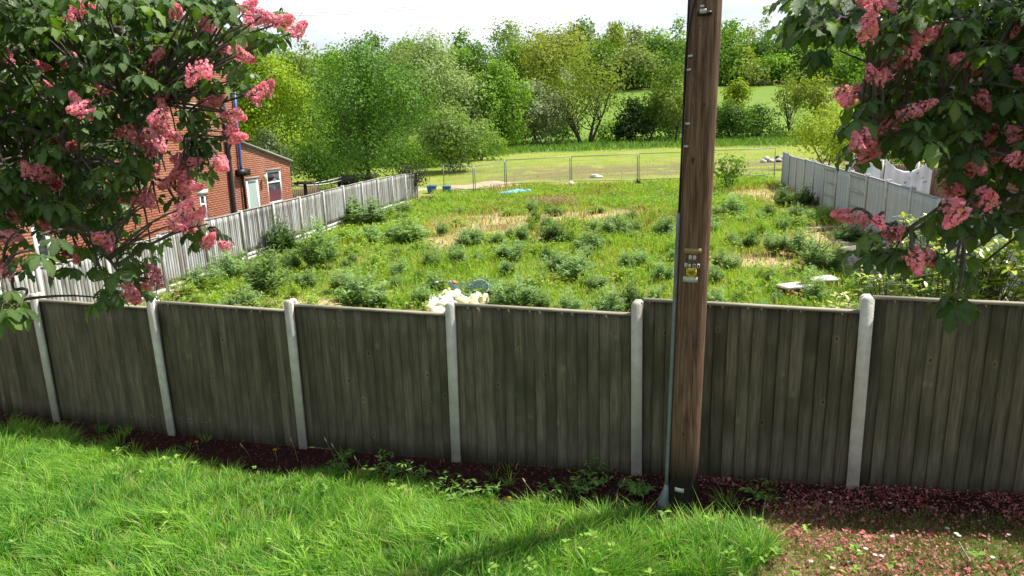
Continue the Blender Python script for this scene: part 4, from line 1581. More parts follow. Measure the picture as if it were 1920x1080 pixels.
# two pale slabs resting on bricks
for (cx, cy, w, d, a_, lb) in ((1487, 556, 0.62, 0.40, 0.35, 'pale concrete slab resting on bricks, nearer of two in the grass'), (1540, 538, 0.66, 0.45, 0.12, 'pale concrete slab lying in the grass, farther of two')):
    q = gp(cx, cy)
    g = empty('paving_slab', q, lb, 'paving slab', rz=a_)
    hgt = 0.21 if w < 0.65 else 0.16
    mb = MB()
    e = 0.012
    mb.add([[-w / 2, -d / 2, hgt], [w / 2, -d / 2, hgt], [w / 2, d / 2, hgt], [-w / 2, d / 2, hgt], [-w / 2, -d / 2, hgt + .04], [w / 2, -d / 2, hgt + .04], [w / 2, d / 2, hgt + .04], [-w / 2, d / 2, hgt + .04],
            [-w / 2 + e, -d / 2 + e, hgt + .052], [w / 2 - e, -d / 2 + e, hgt + .052], [w / 2 - e, d / 2 - e, hgt + .052], [-w / 2 + e, d / 2 - e, hgt + .052]],
           [[0, 3, 2, 1], [0, 1, 5, 4], [1, 2, 6, 5], [2, 3, 7, 6], [3, 0, 4, 7], [4, 5, 9, 8], [5, 6, 10, 9], [6, 7, 11, 10], [7, 4, 8, 11], [8, 9, 10, 11]])
    mb.obj('slab', M['white_concrete'], g)
    for bx in (-w / 2 + .03, -w / 2 + 0.26, w / 2 - 0.24):
        for lv in range(2):
            MB().box((bx, -d / 2 + .03, -0.02 + lv * (hgt / 2)), (bx + 0.21, -d / 2 + .13, -0.02 + (lv + 1) * hgt / 2 + 0.008)).obj('brick', M['brick'], g)
            MB().box((bx, d / 2 - .13, -0.02 + lv * (hgt / 2)), (bx + 0.21, d / 2 - .03, -0.02 + (lv + 1) * hgt / 2 + 0.008)).obj('brick', M['brick'], g)
# long pale plank near the shaded fence
q = gp(1547, 432)
o = MB().box((-0.75, -0.11, 0.02), (0.75, 0.11, 0.07)).obj('plank', M['grey_rail'], None, loc=Vector(q) + Vector((0, 0, 0.04)))
o.rotation_euler = (0.0, 0.05, 0.35)
tag(o, 'long pale plank lying in the grass near the shaded fence', 'plank')
# heap of yellow and white rubbish sacks
sacks = [(808, 570, .19, 0), (826, 575, .24, 1), (842, 560, .2, 0), (868, 562, .2, 1), (885, 570, .22, 0), (902, 575, .2, 0), (826, 590, .24, 1), (815, 560, .13, 1), (896, 560, .14, 0), (848, 588, .22, 0), (874, 588, .22, 1), (908, 590, .16, 0), (834, 556, .12, 1), (857, 552, .15, 1), (812, 588, .15, 0)]
SACK = ['yellow sack second from the left end of the rubbish heap', 'plump white sack in the left half of the rubbish heap', 'yellow sack left of the fence post at the back of the heap', 'white sack just right of the fence post in the heap',
        'yellow sack in the right half of the heap', 'yellow sack towards the right end of the heap', 'white sack low at the front left of the heap', 'small white sack at the back left of the heap',
        'small yellow sack at the back right of the heap', 'yellow sack low behind the fence post', 'white sack low at the front right of the heap', 'yellow sack at the far right end of the heap',
        'smallest white sack on the back of the heap', 'small white sack at the top of the heap behind the post', 'yellow sack low at the left end of the heap']
for k, (px, py, R, w) in enumerate(sacks):
    q = gp(px, py + 12)
    q[2] += 0.06 * (k % 3)
    mb = lump(R, 500 + k, 0.75, 0.3, 18, 12)
    tie = Vector((0, 0, R * 0.7))
    g = empty('rubbish_sack', q, SACK[k], 'rubbish sack', 'sacks in the rubbish heap', rz=rr.uniform(0, 6))
    mb.obj('sack', M['bag_white'] if w else M['bag'], g, True, loc=(0, 0, R * 0.45))
    mb = MB()
    mb.tube([(0, 0, R * .95), (0.01, 0, R * 1.12), (0.03, 0.02, R * 1.3)], [R * .12, R * .07, R * .2], 7)
    mb.obj('knotted_neck', M['bag_white'] if w else M['bag'], g, True)
q = gp(853, 556)
o = lump(0.07, 540, 0.6, 0.1).obj('scrap', M['orange_red'], None, True, loc=Vector(q) + Vector((0, 0, 0.34)))
tag(o, 'small orange red scrap on top of the rubbish sacks', 'scrap')
# rusty T-handled bar
q = gp(832, 560)
zt = pt(831, 529, q[1])[2] - q[2]
g = empty('digging_bar', q, 'rusty T handled bar stuck upright behind the rubbish sacks', 'bar')
mb = MB()
mb.tube([(0, 0, -0.1), (0, 0, zt * .5), (0, 0, zt)], 0.016, 7)
mb.obj('shaft', M['rust'], g, True)
mb = MB()
mb.tube([(-.11, 0, zt), (0, 0, zt + .004), (.11, 0, zt)], 0.014, 7)
mb.obj('handle', M['rust'], g, True)
for sx in (-1, 1):
    mb = MB()
    mb.tube([(sx * .10, 0, zt), (sx * .15, 0, zt), (sx * .19, 0, zt)], [0.018, 0.026, 0.02], 8)
    mb.obj('grip', M['white_concrete'], g, True)
# blue net with hoop
q = gp(905, 560)
g = empty('hoop_net', q, 'blue mesh net with a pale round hoop lying behind the sacks', 'net')
ctr = pt(898, 539, q[1] + 0.3) - q
e1, e2 = np.array([1.0, 0.1, 0.05]), np.array([-0.05, 0.75, 0.62])
R = 0.235
th = np.linspace(0, 2 * math.pi, 26)
mb = MB()
mb.tube(ctr + R * (np.cos(th)[:, None] * e1 + np.sin(th)[:, None] * e2), 0.009, 5)
mb.obj('hoop', M['galv_light'], g, True)
mb = MB()
for f in np.linspace(-0.9, 0.9, 11):
    w_ = math.sqrt(1 - f * f)
    for d1, d2 in ((e1, e2), (e2, e1)):
        PL = [ctr + R * (f * d1 + w_ * k * d2) + np.array([0, 0, -0.12 * (1 - k * k)]) for k in np.linspace(-1, 1, 6)]
        mb.tube(PL, 0.005, 3, cap=False)
for k in range(26):
    a_ = ctr + np.array([rr.uniform(-.45, .45), rr.uniform(-.1, .2), rr.uniform(-.05, .12)])
    PL = [a_ + np.array([rr.uniform(-.12, .12), rr.uniform(-.1, .1), rr.uniform(-.06, .06)]) * e for e in range(4)]
    mb.tube(PL, 0.005, 3, cap=False)
mb.obj('netting', M['net'], g)
a_, b_ = pt(842, 533, q[1] + .1) - q, pt(893, 562, q[1] - .1) - q
for k in range(3):
    mb = MB()
    mb.tube([a_ + [0, 0.03 * k, 0.03 * k], (a_ + b_) / 2 + [0, 0, -0.02], b_ + [0, 0.02 * k, .02 * k]], 0.012, 6)
    mb.obj('pole', M['net'], g, True)
# black tub behind the sacks
q = gp(922, 575)
g = empty('bucket', q, 'tipped black plastic tub at the right end of the rubbish heap', 'tub')
mb = MB()
mb.tube([(-.02, 0, 0.02), (-.05, 0, .15), (-.1, 0, .30)], [0.10, 0.115, 0.13], 16, cap=False)
mb.tube([(-.1, 0, .30), (-.055, 0, .16), (-.025, 0, .04)], [0.122, 0.107, 0.09], 16, cap=False)
mb.obj('body', M['black'], g, True)
mb = MB()
th = np.linspace(0, 2 * math.pi, 18)
mb.tube(np.stack([-.1 + 0.128 * np.cos(th) * .95, 0.128 * np.sin(th), .30 + 0.04 * np.cos(th)], 1), 0.009, 5)
mb.obj('rim', M['black'], g, True)
# blue tubs at the corner of the plot
for px, py, R, H_, lb in ((810, 362, 0.30, 0.42, 'blue plastic tub beside the young dark conifer, left of two'), (838, 361, 0.26, 0.36, 'blue plastic tub at the foot of the mesh fence, right of two')):
    q = gp(px, py)
    g = empty('tub', q, lb, 'tub')
    mb = MB()
    mb.tube([(0, 0, -.02), (0, 0, H_ * .5), (0, 0, H_)], [R * .82, R * .92, R], 18, cap=False)
    mb.tube([(0, 0, H_), (0, 0, H_ * .5), (0, 0, .03)], [R * .97, R * .89, R * .8], 18)
    mb.obj('body', M['blue'], g, True)
    mb = MB()
    th = np.linspace(0, 2 * math.pi, 22)
    mb.tube(np.stack([R * np.cos(th), R * np.sin(th), H_ + 0 * th], 1), 0.02, 6)
    mb.obj('rim', M['blue'], g, True)
# log pile
q = gp(793, 376)
g = empty('log_pile', q, 'small heap of split logs at the end of the sunlit fence', 'log pile')
for k in range(12):
    L_ = rr.uniform(.25, .4)
    c = Vector((rr.uniform(-.5, .5), rr.uniform(-.2, .2), 0.06 + 0.10 * (k // 6)))
    d = Vector((rr.uniform(-.6, .6), 1, rr.uniform(-.1, .1))).normalized() * L_ / 2
    mb = MB()
    mb.tube([tuple(c - d), tuple(c), tuple(c + d)], rr.uniform(.05, .08), 8)
    mb.obj('log', M['timber'], g)
# crumpled blue tarp
for (px, py, w, d, lb) in ((966, 366, 0.75, 0.5, 'crumpled light blue plastic sheet in the grass, larger piece'), (990, 366, 0.3, 0.22, 'small light blue plastic scrap beside the crumpled sheet')):
    q = gp(px, py)
    nu = 16
    U, W = np.meshgrid(np.linspace(-1, 1, nu), np.linspace(-1, 1, nu))
    rad = np.sqrt(U ** 2 + W ** 2)
    Z = 0.16 * np.exp(-rad ** 2) + 0.16 * fbm(U * 2 + px, W * 2, 91, 1.4) - 0.03 * rad
    P_ = np.stack([U * w + .1 * np.sin(W * 4), W * d + .1 * np.sin(U * 5), Z + 0.06], -1)
    idx = np.arange(nu * nu).reshape(nu, nu)
    Q = np.stack([idx[:-1, :-1], idx[:-1, 1:], idx[1:, 1:], idx[1:, :-1]], -1).reshape(-1, 4)
    o = link('plastic_sheet', mesh_np('plastic_sheet', P_.reshape(-1, 3), [Q], M['tarp']), None, q)
    o.modifiers.new('thickness', 'SOLIDIFY').thickness = 0.004
    tag(o, lb, 'plastic sheet')
for (px, py, R, lb) in ((1116, 333, .3, 'white scrap lying on the muddy ground beyond the mesh fence'), (726, 421, .2, 'white scrap in the grass near the sunlit fence')):
    q = gp(px, py)
    o = lump(R, int(px), 0.35, 0.35, 12, 8).obj('white_scrap', M['sheet'], None, loc=Vector(q) + Vector((0, 0, R * .2)))
    tag(o, lb, 'scrap')
# sand heap
q = gp(940, 352)
nu = 26
U, W = np.meshgrid(np.linspace(-1, 1, nu), np.linspace(-1, 1, nu))
rad = np.sqrt(U ** 2 + W ** 2)
Z = 0.34 * np.clip(1 - rad, 0, 1) ** 1.2 * (0.7 + 0.6 * fbm(U * 3, W * 3, 95, 1.0)) - 0.03
P_ = np.stack([U * 2.6, W * 1.3, Z + 0.10 * (fbm(U, W, 96, 2) - .5)], -1)
idx = np.arange(nu * nu).reshape(nu, nu)
Q = np.stack([idx[:-1, :-1], idx[:-1, 1:], idx[1:, 1:], idx[1:, :-1]], -1).reshape(-1, 4)
o = link('sand_heap', mesh_np('sand_heap', P_.reshape(-1, 3), [Q], mat('sand', (0.50, 0.41, 0.28), (0.38, 0.30, 0.20), 0.95, 5, 0.4), None, True), None, (q[0] - 0.6, q[1] + 1.6, q[2]))
tag(o, 'low heap of pale sand behind the mesh fence', 'sand heap')

# ------------------------------------------------------------------ trees
def tree(name, label, px, Y, top, wpx, c1, c2, style='round', dens=1.0, base_frac=0.12, stems=1, seed=1, group=None, cat='tree', lobes=16, leaf=None, trunk_r=None, base_px=None, trunk_mat=None):
    r = np.random.default_rng(seed)
    P = pt(px, 300, Y)
    zb = float(zg(P[0], P[1]))
    if base_px is not None:
        P0 = pt(base_px, 300, Y)
    else:
        P0 = P
    T_ = pt(px, top, Y)
    H = T_[2] - zb
    W = wpx / FPX * Y * 1.16
    root = empty(name, (P0[0], P0[1], float(zg(P0[0], P0[1]))), label, cat, group)
    ox = P[0] - P0[0]
    size = leaf or max(0.17, Y * 0.0036)
    ch = H * (1 - base_frac)
    cz = H * base_frac + ch / 2
    # lobes fill an egg shaped envelope
    L, R = [], []
    k = 0
    while len(L) < lobes:
        k += 1
        v = r.uniform(-1, 1, 3)
        if v @ v > 1:
            continue
        z = v[2]
        if style == 'round':
            wz = math.sqrt(max(0.05, 1 - abs(z + 0.15) ** 2.2)) if z > -0.15 else 1.0 - 0.25 * (abs(z) - .15)
        elif style == 'poplar':
            wz = 0.9 * math.sqrt(max(0.05, 1 - z * z))
        elif style == 'vase':
            wz = 0.55 + 0.45 * (z + 1) / 2 if z < 0.6 else math.sqrt(max(.05, 1 - ((z - .6) / .45) ** 2))
        else:                                   # mound: wide at the foot
            wz = math.sqrt(max(0.04, 1 - ((z + 1) / 2) ** 2.4))
        rad = W * r.uniform(0.15, 0.25)
        x, y = v[0] * W / 2 * wz * 0.78, v[1] * W / 2 * wz * 0.78
        zz = cz + z * (ch / 2 - rad * 0.55)
        L.append((x, y, max(zz, rad * .35)))
        R.append(rad)
    L.append((0, 0, H - W * 0.12))
    R.append(W * 0.13)
    L, R = np.array(L), np.array(R)
    n = int(dens * 4.4 * W * ch / (size * size * 0.5))
    n = min(max(n, 300), 20000)
    per = 14
    nc = max(20, n // per)
    li = r.choice(len(L), nc, p=R ** 2 / (R ** 2).sum())
    d = unit(r.normal(size=(nc, 3)) + [0, 0, 0.25])
    cc = L[li] + d * (R[li] * r.uniform(0.5, 1.05, nc))[:, None]
    cc[:, 2] = np.maximum(cc[:, 2], 0.15)
    ci = np.repeat(np.arange(nc), per)
    spread = (0.13 * R[li] + 0.8 * size)[ci][:, None]
    C = cc[ci] + np.clip(r.normal(size=(len(ci), 3)), -1.5, 1.5) * spread
    C[:, 2] = np.maximum(C[:, 2], 0.05)
    N = unit(d[ci] * 1.5 + r.normal(size=(len(ci), 3)) * 0.5 + [0, 0, 0.3])
    tone = np.clip(0.5 + 0.36 * r.normal(size=nc)[ci] + 0.10 * r.normal(size=len(ci)), 0, 1)
    col = mixc(c1, c2, tone)
    C[:, 0] += ox
    V, Q = cards(C, N, size * r.uniform(0.6, 1.35, len(ci)), r.uniform(0.5, 0.85, len(ci)), 0.14, r)
    link('crown', mesh_np('crown', V, [Q], M['leaf'], np.repeat(col, 4, 0)), root)
    mb = MB()
    tr = trunk_r or max(0.06, H * 0.016)
    order = r.permutation(len(L))
    for s_ in range(stems):
        a_ = r.uniform(0, 6.28) if stems < 5 else s_ * 3.14 + r.uniform(-.7, .7)
        fan = 0.0 if stems == 1 else W * (0.30 if stems < 5 else r.uniform(.08, .30))
        bx, by = (0.0, 0.0) if stems == 1 else (math.cos(a_) * tr * 2.2, math.sin(a_) * tr * 1.5)
        ex, ey = fan * math.cos(a_) + ox, fan * math.sin(a_) * .6
        top_z = H * (0.72 if stems == 1 else r.uniform(0.6, 0.8))
        nn = 8
        q = np.linspace(0, 1, nn)
        bend = r.normal(0, 0.02 * H, 2)
        PX = bx + (ex - bx) * q ** 1.25 + bend[0] * np.sin(q * 3.1)
        PY = by + (ey - by) * q ** 1.25 + bend[1] * np.sin(q * 3.1)
        PZ = -0.2 + (top_z + 0.2) * q
        PT = np.stack([PX, PY, PZ], 1)
        rs = tr * (1 if stems == 1 else 0.62)
        mb.tube(PT, rs * (1.15 - q * 0.9), 7)
        mine = order[s_::stems][:7 if stems == 1 else 5]
        for l in mine:
            tgt = L[l] + np.array([ox, 0, 0])
            f = np.clip((tgt[2] / H) * 0.75 - 0.12 + r.normal(0, .05), 0.12, 0.9)
            b0 = np.array([np.interp(f, q, PT[:, e]) for e in range(3)])
            mid = (b0 + tgt) / 2 + r.normal(0, .05, 3) * W + [0, 0, -0.04 * H]
            qq = np.linspace(0, 1, 5)[:, None]
            BP = b0 * (1 - qq) ** 2 + 2 * mid * qq * (1 - qq) + tgt * qq ** 2
            mb.tube(BP, rs * 0.42 * (1.05 - qq[:, 0] * .85), 5, cap=False)
            for _ in range(3):
                b1 = BP[r.integers(2, 5)]
                tp = tgt + unit(r.normal(size=3)) * R[l] * 0.9
                mb.tube([b1, (b1 + tp) / 2 + r.normal(0, .02, 3) * W, tp], [rs * .16, rs * .11, rs * .05], 4, cap=False)
    mb.obj('trunk', trunk_mat or M['bark'], root, True)
    return root


YG = ((0.22, 0.30, 0.025), (0.36, 0.44, 0.05))        # fresh yellow green
MG = ((0.11, 0.225, 0.025), (0.26, 0.40, 0.055))      # mid green
DG = ((0.065, 0.14, 0.025), (0.15, 0.25, 0.048))    # dark green
GG = ((0.17, 0.235, 0.085), (0.32, 0.385, 0.165))       # willow grey green
PG = ((0.20, 0.26, 0.065), (0.33, 0.37, 0.12))        # pale spring green
OG = ((0.24, 0.27, 0.05), (0.40, 0.42, 0.10))        # yellowish bronze
SK = 'trees of the skyline wood'
FAR = [
    (560, 240, 96, 80, MG, 'round', 1, .0, 'round mid green tree on the skyline left of the pale sparse crown'),
    (590, 255, 74, 52, PG, 'round', .35, .2, 'pale sparse tree crown against the sky above the big round tree'),
    (640, 235, 96, 110, MG, 'round', 1, .0, 'wide green skyline tree right of the pale sparse crown'),
    (712, 215, 62, 110, DG, 'round', 1, .0, 'dark skyline tree directly above the big round tree'),
    (775, 230, 72, 80, MG, 'round', 1, .0, 'mid green skyline tree behind the left shoulder of the willow'),
    (880, 235, 54, 66, MG, 'round', .7, .15, 'airy skyline tree just right of the willow top'),
    (958, 245, 42, 96, GG, 'round', .42, .2, 'tall sparse grey green tree showing sky through its crown'),
    (1020, 240, 66, 70, DG, 'round', 1, .0, 'small dark skyline tree right of the tall sparse tree'),
    (1092, 240, 38, 96, DG, 'round', 1, .0, 'dark skyline tree above the bronze crown'),
    (1150, 225, 42, 84, YG, 'round', .9, .0, 'fresh green skyline tree right above the alder'),
    (1186, 232, 48, 70, PG, 'round', .7, .1, 'pale green skyline tree between fresh green crown and sparse tall tree'),
    (1213, 250, 36, 32, GG, 'poplar', .28, .2, 'thin see-through tree alone against the sky left of the pole'),
    (1262, 222, 36, 96, MG, 'round', 1, .0, 'large green skyline tree touching the left edge of the pole'),
    (1365, 230, 38, 84, MG, 'round', 1, .0, 'green skyline tree just right of the pole'),
    (1402, 236, 44, 70, PG, 'round', .9, .0, 'pale skyline tree left of the slim poplar'),
    (1422, 250, 18, 18, GG, 'poplar', .9, .0, 'slim poplar rising above the skyline right of the pole'),
    (1452, 232, 52, 70, GG, 'round', .6, .1, 'sparse bronze grey skyline tree right of the slim poplar'),
    (1505, 226, 56, 110, DG, 'round', 1, .0, 'broad dark skyline tree left of the hanging blossom branches'),
    (1580, 230, 48, 110, DG, 'round', 1, .0, 'dark skyline tree behind the first hanging chestnut leaves'),
    (1670, 230, 40, 120, MG, 'round', 1, .0, 'green skyline tree glimpsed through the right-hand chestnut'),
    (1790, 230, 40, 150, MG, 'round', 1, .0, 'green skyline tree behind the dense right-hand chestnut'),
]
for k, (px, Y, top, w, c, stl, dn, bf, lb) in enumerate(FAR):
    tree('skyline_tree', lb, px, Y, top, w, *c, style=stl, dens=dn, base_frac=bf, seed=100 + k, group=SK, lobes=14)
MID = [
    (905, 205, 84, 90, DG, 'round', 1, .04, 'dark round tree behind the right shoulder of the willow'),
    (972, 200, 80, 104, MG, 'round', 1.1, .05, 'bright round green tree in the gap between willow and bronze tree'),
    (1050, 190, 62, 170, OG, 'round', .85, .10, 'wide bronze yellow tree rising behind the alder'),
    (1175, 205, 92, 130, PG, 'round', .8, .05, 'pale birch-like tree above the bright pasture'),
    (1150, 208, 108, 90, DG, 'mound', 1.1, .0, 'dark bush at the top edge of the bright pasture'),
    (1205, 209, 105, 100, DG, 'mound', 1.1, .0, 'dark bush right of centre along the pasture edge'),
    (1250, 209, 100, 90, DG, 'mound', 1.1, .0, 'dark bush meeting the pole along the pasture edge'),
    (1350, 209, 110, 80, MG, 'mound', 1.1, .0, 'green bush right of the pole along the pasture edge'),
    (1386, 212, 92, 66, YG, 'round', 1, .02, 'round yellow green tree right of the pole'),
    (1400, 207, 118, 80, PG, 'mound', 1.1, .0, 'pale leafy bush below the round yellow green tree'),
    (1442, 208, 104, 76, MG, 'mound', 1.1, .0, 'conical green bush along the far pasture edge'),
    (1480, 208, 118, 70, DG, 'mound', 1.1, .0, 'dark hedge bush along the far pasture edge'),
    (1530, 208, 110, 90, DG, 'mound', 1.1, .0, 'dark bush behind the slender trunks at the pasture edge'),
    (1600, 200, 98, 100, MG, 'mound', 1.1, .0, 'green bush behind the left blossom of the right-hand chestnut'),
    (1030, 200, 130, 60, MG, 'mound', 1.0, .0, 'small rounded bush below the bronze tree'),
    (1330, 216, 70, 110, DG, 'mound', 1.1, .0, 'dark tree mostly behind the pole below the skyline'),
    (1430, 218, 72, 110, DG, 'mound', 1.1, .0, 'dark woodland tree below the slim poplar'),
    (1490, 216, 84, 110, MG, 'mound', 1.1, .0, 'green woodland tree above the dark hedge bush'),
    (1560, 214, 80, 120, MG, 'mound', 1.1, .0, 'green woodland tree behind the yellowish birch'),
    (1120, 216, 74, 120, MG, 'mound', 1.1, .0, 'green woodland tree between bronze tree and pasture'),
    (1230, 218, 66, 100, DG, 'mound', 1.1, .0, 'dark woodland tree above the pasture left of the pole'),
    (860, 212, 90, 90, MG, 'mound', 1.1, .0, 'green woodland tree peeping over the willow right side'),
    (1010, 214, 84, 100, MG, 'mound', 1.1, .0, 'green woodland tree left of the bronze tree'),
]
for k, (px, Y, top, w, c, stl, dn, bf, lb) in enumerate(MID):
    tree('hillside_tree', lb, px, Y, top, w, *c, style=stl, dens=dn, base_frac=bf, seed=160 + k, group='trees along the far pasture edge', lobes=14)
LINE = [
    ('willow_tree', 825, 104, 66, 215, GG, 'round', 1.15, .05, 2, 'big grey green willow in the middle distance'),
    ('willow_tree', 762, 112, 90, 120, GG, 'round', 1.1, .05, 1, 'smaller grey green willow left of the big willow'),
    ('ash_tree', 938, 106, 116, 110, MG, 'round', 1.1, .02, 3, 'leafy green tree with dark trunks right of the big willow'),
    ('hawthorn_tree', 1012, 112, 150, 120, ((0.17, 0.22, 0.08), (0.42, 0.44, 0.30)), 'mound', 1.0, .0, 3, 'hawthorn dusted with white blossom left of the alder'),
    ('alder_tree', 1098, 113, 112, 215, ((0.15, 0.22, 0.03), (0.27, 0.33, 0.05)), 'vase', .36, .30, 6, 'many stemmed alder with bare dark trunks at the field edge'),
    ('ivy_tree', 1183, 112, 184, 72, ((0.03, 0.065, 0.016), (0.07, 0.12, 0.03)), 'mound', 1.3, .0, 2, 'dark ivy clad tree right of the alder'),
    ('thorn_tree', 1216, 114, 192, 72, DG, 'vase', .8, .1, 3, 'small leaning thorn tree right of the ivy clad tree'),
    ('alder_tree', 1262, 112, 118, 104, ((0.13, 0.20, 0.035), (0.25, 0.32, 0.06)), 'round', .75, .08, 2, 'slender light green alder immediately left of the pole'),
    ('thorn_tree', 1368, 111, 196, 100, DG, 'mound', 1.2, .0, 2, 'dark bush at the field edge right of the pole'),
    ('field_maple', 1376, 122, 152, 62, YG, 'round', .9, .15, 1, 'yellow topped tree behind the dark bush right of the pole'),
    ('thorn_tree', 1415, 113, 198, 66, DG, 'mound', .9, .0, 3, 'thin dark bush between the pole and the slender trunks'),
    ('birch_tree', 1482, 114, 128, 74, ((0.17, 0.23, 0.04), (0.30, 0.35, 0.07)), 'poplar', .42, .18, 3, 'slender trunked birch clump beyond the end of the shaded fence'),
    ('birch_tree', 1532, 112, 124, 80, ((0.19, 0.25, 0.035), (0.34, 0.38, 0.06)), 'poplar', .48, .18, 3, 'yellowish birch behind the bright garden tree'),
    ('thorn_tree', 1330, 116, 215, 60, MG, 'mound', .9, .0, 2, 'low bush hidden partly by the pole at the field edge'),
    ('thorn_tree', 960, 120, 205, 90, MG, 'mound', 1, .0, 2, 'low bush under the leafy tree with dark trunks'),
    ('thorn_tree', 1050, 121, 215, 90, DG, 'mound', .9, .0, 2, 'low dark bush left of the alder trunks'),
    ('thorn_tree', 1140, 121, 232, 70, MG, 'mound', .8, .0, 2, 'low bush between alder and ivy clad tree'),
    ('thorn_tree', 1255, 119, 205, 80, DG, 'mound', .9, .0, 2, 'dark undergrowth bush below the slender alder'),
    ('thorn_tree', 1460, 120, 238, 70, DG, 'mound', .8, .0, 2, 'low undergrowth bush below the slender birch trunks'),
    ('field_maple', 880, 118, 150, 100, MG, 'mound', 1, .0, 2, 'green bush filling the gap right of the big willow'),
    ('field_maple', 655, 116, 105, 160, MG, 'round', 1, .0, 2, 'green tree filling the gap behind the big round tree'),
    ('field_maple', 575, 118, 104, 120, ((0.14, 0.21, 0.04), (0.26, 0.33, 0.08)), 'round', 1, .0, 2, 'soft green tree between bright poplars and big round tree'),
]
for k, (nm, px, Y, top, w, c, stl, dn, bf, stm, lb) in enumerate(LINE):
    tree(nm, lb, px, Y, top, w, *c, style=stl, dens=dn, base_frac=bf, stems=stm, seed=220 + k, lobes=20, group='trees along the field edge', trunk_r=None if stm < 5 else 0.34)
NEAR = [
    ('poplar_tree', 505, 64, 62, 150, ((0.20, 0.31, 0.02), (0.36, 0.46, 0.045)), 'round', 1.15, .02, 1, 'bright yellow green tree rising behind the lean-to'),
    ('poplar_tree', 425, 66, 40, 140, ((0.18, 0.29, 0.02), (0.34, 0.44, 0.045)), 'round', 1.15, .02, 1, 'tall bright green tree partly behind the chestnut and house corner'),
    ('poplar_tree', 575, 68, 150, 100, ((0.17, 0.28, 0.02), (0.32, 0.42, 0.045)), 'round', 1.1, .0, 1, 'lower bright green tree left of the big round tree'),
    ('cherry_tree', 692, 46, 84, 235, ((0.06, 0.155, 0.025), (0.21, 0.37, 0.075)), 'round', 1.25, .04, 1, 'big round green tree above the far end of the sunlit fence'),
    ('hawthorn_tree', 856, 58, 196, 140, ((0.13, 0.22, 0.045), (0.32, 0.42, 0.14)), 'mound', 1.35, .0, 2, 'pale green hawthorn bush right of the big round tree'),
    ('elder_bush', 500, 41, 250, 90, ((0.10, 0.15, 0.06), (0.21, 0.27, 0.13)), 'mound', 1.1, .0, 2, 'grey green bush just behind the lean-to roof'),
    ('elder_bush', 600, 52, 262, 130, DG, 'mound', 1.0, .0, 2, 'dark green bush below the big round tree behind the garden'),
    ('elder_bush', 745, 70, 262, 130, DG, 'mound', 1.0, .0, 2, 'dark undergrowth behind the far end of the sunlit fence'),
    ('elder_bush', 800, 66, 268, 110, MG, 'mound', 1.0, .0, 2, 'green undergrowth between big round tree and hawthorn'),
    ('elder_bush', 650, 58, 262, 120, DG, 'mound', 1.0, .0, 2, 'dark undergrowth below the big round tree trunk'),
    ('elder_bush', 905, 74, 236, 90, ((0.12, 0.23, 0.03), (0.27, 0.40, 0.07)), 'mound', 1.0, .0, 2, 'low lush bush right of the pale hawthorn'),
    ('garden_tree', 1552, 47, 190, 120, ((0.27, 0.36, 0.03), (0.46, 0.52, 0.07)), 'round', .85, .02, 2, 'bright lime green young tree behind the shaded fence'),
    ('garden_tree', 1640, 60, 110, 130, MG, 'round', 1.0, .02, 1, 'green tree behind the washing, seen through the chestnut'),
    ('garden_tree', 1745, 62, 100, 150, MG, 'round', 1.0, .02, 1, 'green tree behind the right-hand chestnut above the sheet'),
    ('garden_tree', 1700, 40, 235, 110, DG, 'mound', 1.0, .0, 1, 'dark hedge bush behind the garden fence with the washing'),
]
for k, (nm, px, Y, top, w, c, stl, dn, bf, stm, lb) in enumerate(NEAR):
    tree(nm, lb, px, Y, top, w, *c, style=stl, dens=dn, base_frac=bf, stems=stm, seed=260 + k, lobes=26)
tree('conifer_sapling', 'young dark conifer at the far end of the sunlit fence', 768, 38.5, 306, 60, (0.030, 0.05, 0.025), (0.075, 0.10, 0.055), 'poplar', .5, .25, 1, 281, None, 'sapling', 14, 0.09, 0.06)
tree('maple_sapling', 'leafy maple sapling standing alone right of the pole', 1368, 35.0, 287, 58, (0.075, 0.16, 0.022), (0.20, 0.31, 0.05), 'round', .55, .12, 2, 282, None, 'sapling', 12, 0.17, 0.05)

# wire fences on the far pasture
for (x0, x1, py, Y, lb) in ((1165, 1290, 157, 203, 'far wire fence along the pasture top left of the pole'), (1390, 1475, 166, 203, 'far wire fence along the pasture top right of the pole')):
    a_, b_ = pt(x0, py, Y), pt(x1, py, Y)
    zb = float(zg(a_[0], a_[1]))
    g = empty('wire_fence', (a_[0], a_[1], zb), lb, 'fence')
    L_ = b_[0] - a_[0]
    for q in range(6):
        MB().box((L_ * q / 5 - .08, -.08, -0.2), (L_ * q / 5 + .08, .08, 1.4)).obj('post', M['timber'], g)
    for hh in (0.6, 1.2):
        mb = MB()
        mb.tube([(0, -.1, hh), (L_ / 2, -.1, hh - .03), (L_, -.1, hh)], 0.03, 4)
        mb.obj('wire', M['timber'], g)

